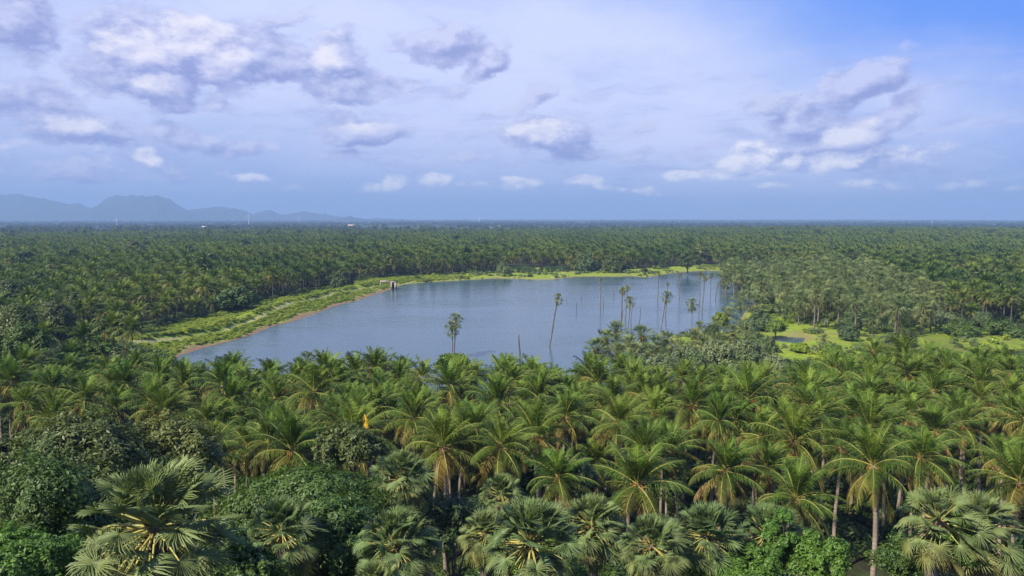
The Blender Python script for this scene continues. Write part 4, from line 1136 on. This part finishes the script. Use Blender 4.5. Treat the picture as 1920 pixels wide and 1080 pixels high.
for a, b_ in ((-1, -1), (1, -1), (1, 1), (-1, 1)): tube(mb, [(a * 2.5, b_ * 2.5, 0), (a * .5, b_ * .5, H)], [0.6, 0.35], 4)
for q in np.linspace(0.1, 0.95, 9):
    w_ = 2.5 - 2 * q
    for (a, b_), (c_, d_) in (((-1, -1), (1, -1)), ((1, -1), (1, 1)), ((1, 1), (-1, 1)), ((-1, 1), (-1, -1))): tube(mb, [(a * w_, b_ * w_, q * H), (c_ * w_, d_ * w_, q * H)], [0.2, 0.2], 3)
o = link('lattice_mast', mb.mesh('lattice_mast', [plain_mat('mast_steel', (0.4, 0.4, 0.42), 0.5)]), None, (X, Y, g)); o['label'] = 'thin lattice mast rising above the horizon'; o['category'] = 'mast'
# the yellow dead frond standing over the thin tree
x, y, zf = at_dist(690, 800, 60); z = gz(x, y); zf = zf - z
mbx = MB(); g_ = np.random.default_rng(5)
s = np.linspace(0, 1, 10); P = np.stack([-0.25 * s, 0 * s, 2.1 * (s - 0.5)], 1)
tube(mbx, P, np.linspace(0.07, 0.02, 10), 4)
for q in np.linspace(0.05, 1, 26):
    for sd_ in (-1, 1):
        b0 = np.array([-0.25 * q, 0, 2.1 * (q - 0.5)]); d_ = unit(np.array([sd_ * 0.45, g_.normal(0, .3), -0.8 + g_.normal(0, .15)]))
        mbx.add([b0 + [0, 0, .05], b0 - [0, 0, .05], b0 + d_ * 0.55], [(0, 1, 2)])
yl = plain_mat('yellow_dry_frond', (0.60, 0.42, 0.04), 0.6, 2.0, 0.3, (0.55, 0.30, 0.03))
yt = thing('young_palm', 'slender young palm with a single upright bright yellow dying frond', 'palm tree', (x, y, z))
link('frond', mbx.mesh('yellow_frond', [yl]), yt, (0, 0, zf))
tm, off = CTR[2]; link('trunk', tm, yt, (-off[0] * (zf - .9), -off[1] * (zf - .9), 0), zf - .9)
# bird against the large cloud
mb = MB(); tube(mb, [(-.25, 0, 0), (-.1, 0, .03), (.1, 0, .03), (.3, 0, 0)], [.02, .08, .07, .02], 6)
mb.add([(-.05, 0, .04), (.12, 0, .04), (0, .55, .25), (-.12, 1.0, .12), (0, -.55, .25), (-.12, -1.0, .12)], [(0, 1, 2), (0, 2, 3), (1, 0, 4), (4, 0, 5)])
X, Y, Zb = at_dist(384, 75, 420)
o = link('bird', mb.mesh('bird', [plain_mat('dark_feather', (0.03, 0.03, 0.03), 0.8)]), None, (X, Y, Zb), 1.0, (0.2, 0.1, 0.9)); o['label'] = 'tiny dark bird gliding in front of the big white cloud'; o['category'] = 'bird'

# ------------------------------------------------------------------ light
SUN_EL = R(44)
sdir = np.array([-0.80, -0.60, 0]); sdir = sdir / np.linalg.norm(sdir) * math.cos(SUN_EL); sdir[2] = math.sin(SUN_EL)
sl = bpy.data.lights.new('sun', 'SUN'); sl.energy = 5.0; sl.angle = R(0.5); sl.color = (1.0, 0.92, 0.76)
so = bpy.data.objects.new('sun', sl); C.objects.link(so); so.location = (-100, -80, 200)
so.rotation_euler = Vector(sdir).to_track_quat('Z', 'Y').to_euler()

# ------------------------------------------------------------------ sky with clouds
SKY = 0.1
EXPO = 1.06
w = bpy.data.worlds.new('World'); scene.world = w; w.use_nodes = True
nt = w.node_tree; nt.nodes.clear(); b = NB(nt)
def lin(c):
    c = np.array(c) / 255.0
    return np.where(c <= 0.04045, c / 12.92, ((c + 0.055) / 1.055) ** 2.4)
def sc(c, k=1.0): return tuple(lin(c) / SKY * k * 1.12 / 2 ** EXPO)
sky = b.n('ShaderNodeTexSky', sky_type='NISHITA', sun_disc=False, sun_elevation=SUN_EL, sun_rotation=math.atan2(sdir[0], sdir[1]), altitude=100, air_density=1.2, dust_density=0.6, ozone_density=2.0)
tc = b.n('ShaderNodeTexCoord')
sx = b.n('ShaderNodeSeparateXYZ'); b.l(tc.outputs['Generated'], sx.inputs[0])
X, Y, Z = sx.outputs
AZ = b.math('ARCTAN2', X, Y); EL = b.math('ARCSINE', Z)
cb = b.n('ShaderNodeCombineXYZ'); b.l(AZ, cb.inputs[0]); b.l(EL, cb.inputs[1])
ang = cb.outputs[0]
def angs(px, py):
    v = ray(px, py); v = v / np.linalg.norm(v)
    return math.atan2(v[0], v[1]), math.asin(v[2])
# domain warp for ragged edges
mp = b.n('ShaderNodeMapping'); mp.inputs['Scale'].default_value = (1, 1.7, 1); b.l(ang, mp.inputs[0])
nz = b.n('ShaderNodeTexNoise'); nz.inputs['Scale'].default_value = 13; nz.inputs['Detail'].default_value = 5; b.l(mp.outputs[0], nz.inputs['Vector'])
vm = b.n('ShaderNodeVectorMath', operation='SUBTRACT'); b.l(nz.outputs['Color'], vm.inputs[0]); vm.inputs[1].default_value = (0.5, 0.5, 0.5)
vs = b.n('ShaderNodeVectorMath', operation='SCALE'); b.l(vm.outputs[0], vs.inputs[0]); vs.inputs[3].default_value = 0.035
va = b.n('ShaderNodeVectorMath', operation='ADD'); b.l(ang, va.inputs[0]); b.l(vs.outputs[0], va.inputs[1])
warp = va.outputs[0]
fb = b.noise(mp.outputs[0], 20, 9, 0.6)
of = b.n('ShaderNodeVectorMath', operation='ADD'); b.l(mp.outputs[0], of.inputs[0]); of.inputs[1].default_value = (-0.008, 0.016, 0)
fb2 = b.noise(of.outputs[0], 20, 9, 0.6)
lit = b.math('MULTIPLY_ADD', b.math('SUBTRACT', fb, fb2), 4.5, 0.45, clamp=True)
prev = [None]
def after(src):
    # a vanishing dependence on what was computed before keeps few values alive at a time
    if prev[0] is None: return src
    q = b.n('ShaderNodeVectorMath', operation='MULTIPLY_ADD'); b.l(prev[0], q.inputs[0]); q.inputs[1].default_value = (1e-7,) * 3; b.l(src, q.inputs[2])
    return q.outputs[0]
def blobs(lst, src0):
    acc = None
    src = after(src0)
    for q_, (px, py, rx, ry, rot, wt) in enumerate(lst):
        if q_ % 6 == 5: prev[0] = acc; src = after(src0)
        a, e = angs(px, py)
        m = b.n('ShaderNodeMapping', vector_type='TEXTURE')
        m.inputs['Location'].default_value = (a, e, 0); m.inputs['Rotation'].default_value = (0, 0, R(rot)); m.inputs['Scale'].default_value = (rx / F, ry / F, 1)
        b.l(src, m.inputs[0])
        ln = b.n('ShaderNodeVectorMath', operation='LENGTH'); b.l(m.outputs[0], ln.inputs[0])
        v = b.math('MULTIPLY_ADD', ln.outputs['Value'], -wt, min(1.05, wt * 1.12))
        acc = v if acc is None else b.math('SMOOTH_MAX', acc, v, 0.25)
    prev[0] = acc
    return b.math('MAXIMUM', acc, -1.0)
veil = [(980, 150, 620, 230, 0, 1.0), (560, 60, 500, 200, 0, 0.9), (160, 120, 330, 200, 0, 0.6), (1250, 230, 420, 150, -15, 0.9), (1700, 190, 300, 110, -8, 0.55)]
grey = [(330, 95, 200, 80, 0, .95), (480, 112, 110, 50, 8, .9), (625, 108, 75, 42, 28, .8), (545, 38, 62, 28, 15, .65), (265, 152, 130, 42, -5, .85),
        (840, 82, 115, 45, -5, .85), (912, 122, 60, 32, 25, .8), (650, 165, 100, 36, 10, .8), (752, 158, 62, 18, 5, .65), (845, 175, 34, 20, 30, .55),
        (690, 242, 108, 30, 0, .9), (1035, 250, 130, 44, -3, 1), (1003, 183, 52, 22, 25, .65), (1090, 287, 80, 24, 0, .65), (1190, 291, 48, 18, 0, .55),
        (1435, 196, 42, 24, 0, .75), (1505, 190, 42, 28, 0, .75), (1605, 160, 110, 40, 22, .9), (1680, 207, 62, 24, 20, .75), (1500, 235, 82, 38, 0, .85),
        (1560, 260, 125, 36, 0, .9), (1665, 292, 150, 28, -3, .6), (1340, 272, 56, 14, 20, .55), (1205, 243, 30, 12, 20, .45),
        (405, 190, 42, 28, 0, .65), (330, 255, 110, 28, 0, .65), (440, 278, 76, 24, 0, .65), (150, 245, 120, 36, 0, .75), (60, 195, 130, 55, 0, .6),
        (20, 35, 110, 75, 0, .75), (510, 271, 34, 16, 0, .5), (150, 320, 300, 35, 0, .4), (640, 290, 90, 18, 0, .45), (870, 292, 90, 14, 0, .4), (1560, 300, 260, 30, 0, .45)]
white = [(245, 90, 62, 40, 0, .95), (370, 65, 75, 52, 0, .95), (410, 110, 55, 40, 0, .9), (290, 149, 75, 18, 0, .85), (688, 229, 58, 16, 0, .75), (1000, 240, 75, 30, 5, .9),
         (1590, 252, 85, 30, 8, .9), (1538, 302, 86, 25, 5, .9), (1405, 288, 62, 28, 15, .8), (1383, 320, 84, 22, 0, .9), (30, 270, 56, 14, 8, .7), (140, 240, 50, 24, 0, .6),
         (818, 341, 32, 14, 0, .9), (887, 349, 46, 11, 0, .7), (980, 344, 59, 15, 0, .8), (735, 345, 32, 15, 20, .65), (1090, 341, 54, 11, 0, .65), (1282, 331, 49, 15, 0, .75),
         (1700, 280, 81, 20, 0, .6), (1815, 341, 40, 11, 0, .6), (275, 292, 30, 15, 0, .6), (195, 297, 24, 14, 0, .55), (608, 106, 32, 42, -30, .75), (1150, 352, 54, 10, 0, .5), (560, 350, 40, 9, 0, .6), (690, 352, 30, 8, 0, .6), (1215, 356, 40, 8, 0, .6), (1450, 352, 44, 9, 0, .6), (470, 332, 40, 9, 0, .5), (1900, 350, 40, 9, 0, .6), (1640, 345, 68, 11, 0, .45)]
vb = b.noise(mp.outputs[0], 3.2, 5, 0.6)
vmask = b.ramp(b.math('ADD', blobs(veil, ang), b.math('MULTIPLY_ADD', vb, 0.7, -0.35)), -0.15, 0.75)
fbb = b.math('MULTIPLY_ADD', fb, 1.6, -0.80)
ofb = b.n('ShaderNodeVectorMath', operation='ADD'); b.l(warp, ofb.inputs[0]); ofb.inputs[1].default_value = (-0.010, 0.016, 0)
GB = blobs(grey, warp); GU = blobs(grey, ofb.outputs[0])
lit = b.math('ADD', b.math('MULTIPLY_ADD', b.math('SUBTRACT', GB, GU), 1.1, -0.05), b.math('MULTIPLY_ADD', b.math('SUBTRACT', fb, fb2), 3.2, 0.45), clamp=True)
gmask = b.ramp(b.math('ADD', GB, fbb), 0.12, 0.44)
puffs = [q for q in white if q[1] > 275]; white = [q for q in white if q[1] <= 275]
pmask = b.ramp(b.math('ADD', blobs(puffs, warp), b.math('MULTIPLY', fbb, 0.7)), 0.08, 0.5)
wmask = b.ramp(b.math('ADD', blobs(white, warp), fbb), 0.10, 0.66)
st = b.n('ShaderNodeMapping'); st.inputs['Scale'].default_value = (1.0, 5.5, 1); st.inputs['Rotation'].default_value = (0, 0, R(4)); b.l(warp, st.inputs[0])
streak = b.noise(st.outputs[0], 9, 6, 0.6)
smask = b.math('MULTIPLY', b.ramp(streak, 0.44, 0.66), b.math('MULTIPLY', b.ramp(EL, 0.02, 0.06), b.ramp(EL, 0.24, 0.12)))
ci = b.n('ShaderNodeMapping'); ci.inputs['Scale'].default_value = (1.0, 3.2, 1); ci.inputs['Rotation'].default_value = (0, 0, R(-22)); b.l(warp, ci.inputs[0])
cirrus = b.noise(ci.outputs[0], 7, 8, 0.62)
# other directions: soft broken cloud
gen = b.noise(tc.outputs['Generated'], 3.0, 7, 0.6)
behind = b.ramp(Y, 0.25, -0.1)
gen_m = b.math('MULTIPLY', b.ramp(gen, 0.48, 0.66), behind)
base = b.mix(0.8, sky.outputs[0], sc((150, 172, 234)))
base = b.mix(b.ramp(b.math('ADD', b.math('MULTIPLY', AZ, 1.3), b.math('MULTIPLY_ADD', EL, 2.2, b.math('MULTIPLY_ADD', b.noise(mp.outputs[0], 2.5, 4, 0.5), 0.3, -0.15))), 0.62, 1.15), base, sc((98, 150, 244)))
low = b.ramp(EL, 0.20, 0.0)
base = b.mix(b.math('MULTIPLY', low, 0.85), base, sc((150, 172, 228)))
c = b.mix(b.math('MULTIPLY', b.math('MULTIPLY', vmask, 0.95), b.ramp(cirrus, 0.25, 0.6, 0.72, 1.0)), base, sc((214, 221, 254)))
c = b.mix(b.math('MULTIPLY', smask, 0.5), c, b.mix(b.ramp(cirrus, 0.4, 0.6), sc((158, 168, 222)), sc((212, 214, 246))))
gcol = b.mix(lit, sc((132, 144, 204)), sc((208, 211, 244)))
c = b.mix(b.math('MULTIPLY', gmask, 0.82), c, gcol)
c = b.mix(b.math('MULTIPLY', wmask, 0.72), c, b.mix(lit, sc((200, 202, 242)), sc((250, 246, 252))))
c = b.mix(b.math('MULTIPLY', pmask, 0.8), c, b.mix(b.math('MULTIPLY_ADD', b.math('SUBTRACT', fb, fb2), 4.0, 0.6, clamp=True), sc((176, 184, 232)), sc((255, 250, 252), 1.08)))
c = b.mix(gen_m, c, sc((215, 220, 245)))
bg = b.n('ShaderNodeBackground'); b.l(c, bg.inputs[0]); bg.inputs[1].default_value = SKY
wo = b.n('ShaderNodeOutputWorld'); b.l(bg.outputs[0], wo.inputs[0])
w.cycles.sampling_method = 'MANUAL'; w.cycles.sample_map_resolution = 512

# ------------------------------------------------------------------ haze
HD = 1.5e-4
me = bpy.data.meshes.new('haze')
S = 15500; z0, z1 = -40, 395
me.from_pydata([(i, j, k) for i in (-S, S) for j in (-S, S) for k in (z0, z1)], [], [(0, 1, 3, 2), (4, 6, 7, 5), (0, 4, 5, 1), (2, 3, 7, 6), (0, 2, 6, 4), (1, 5, 7, 3)])
m, nt = newmat('haze_air'); b = NB(nt)
pv = b.n('ShaderNodeVolumePrincipled'); pv.inputs['Density'].default_value = HD; pv.inputs['Color'].default_value = (0.285, 0.435, 0.70, 1); pv.inputs['Anisotropy'].default_value = 0.0
pv.inputs['Density Attribute'].default_value = ''
o = b.n('ShaderNodeOutputMaterial'); b.l(pv.outputs[0], o.inputs['Volume'])
m.cycles.homogeneous_volume = True
me.materials.append(m)
hz = link('haze', me); hz['kind'] = 'stuff'

# ------------------------------------------------------------------ camera and render
cam = bpy.data.cameras.new('camera'); co = bpy.data.objects.new('camera', cam); C.objects.link(co)
cam.sensor_width = 36; cam.lens = 36 * F / 1920; cam.clip_start = 0.5; cam.clip_end = 60000
co.location = (0, 0, CAM_Z); co.rotation_euler = (math.pi / 2 - PITCH, 0, 0)
scene.camera = co
scene.view_settings.view_transform = 'Standard'; scene.view_settings.look = 'None'
scene.view_settings.exposure = EXPO; scene.view_settings.gamma = 1.0
cy = scene.cycles
cy.max_bounces = 6; cy.diffuse_bounces = 2; cy.glossy_bounces = 2; cy.transmission_bounces = 3; cy.transparent_max_bounces = 4; cy.volume_bounces = 0
cy.caustics_reflective = False; cy.caustics_refractive = False
cy.use_denoising = True; cy.denoiser = 'OPENIMAGEDENOISE'; cy.denoising_input_passes = 'RGB_ALBEDO_NORMAL'; cy.denoising_prefilter = 'NONE'
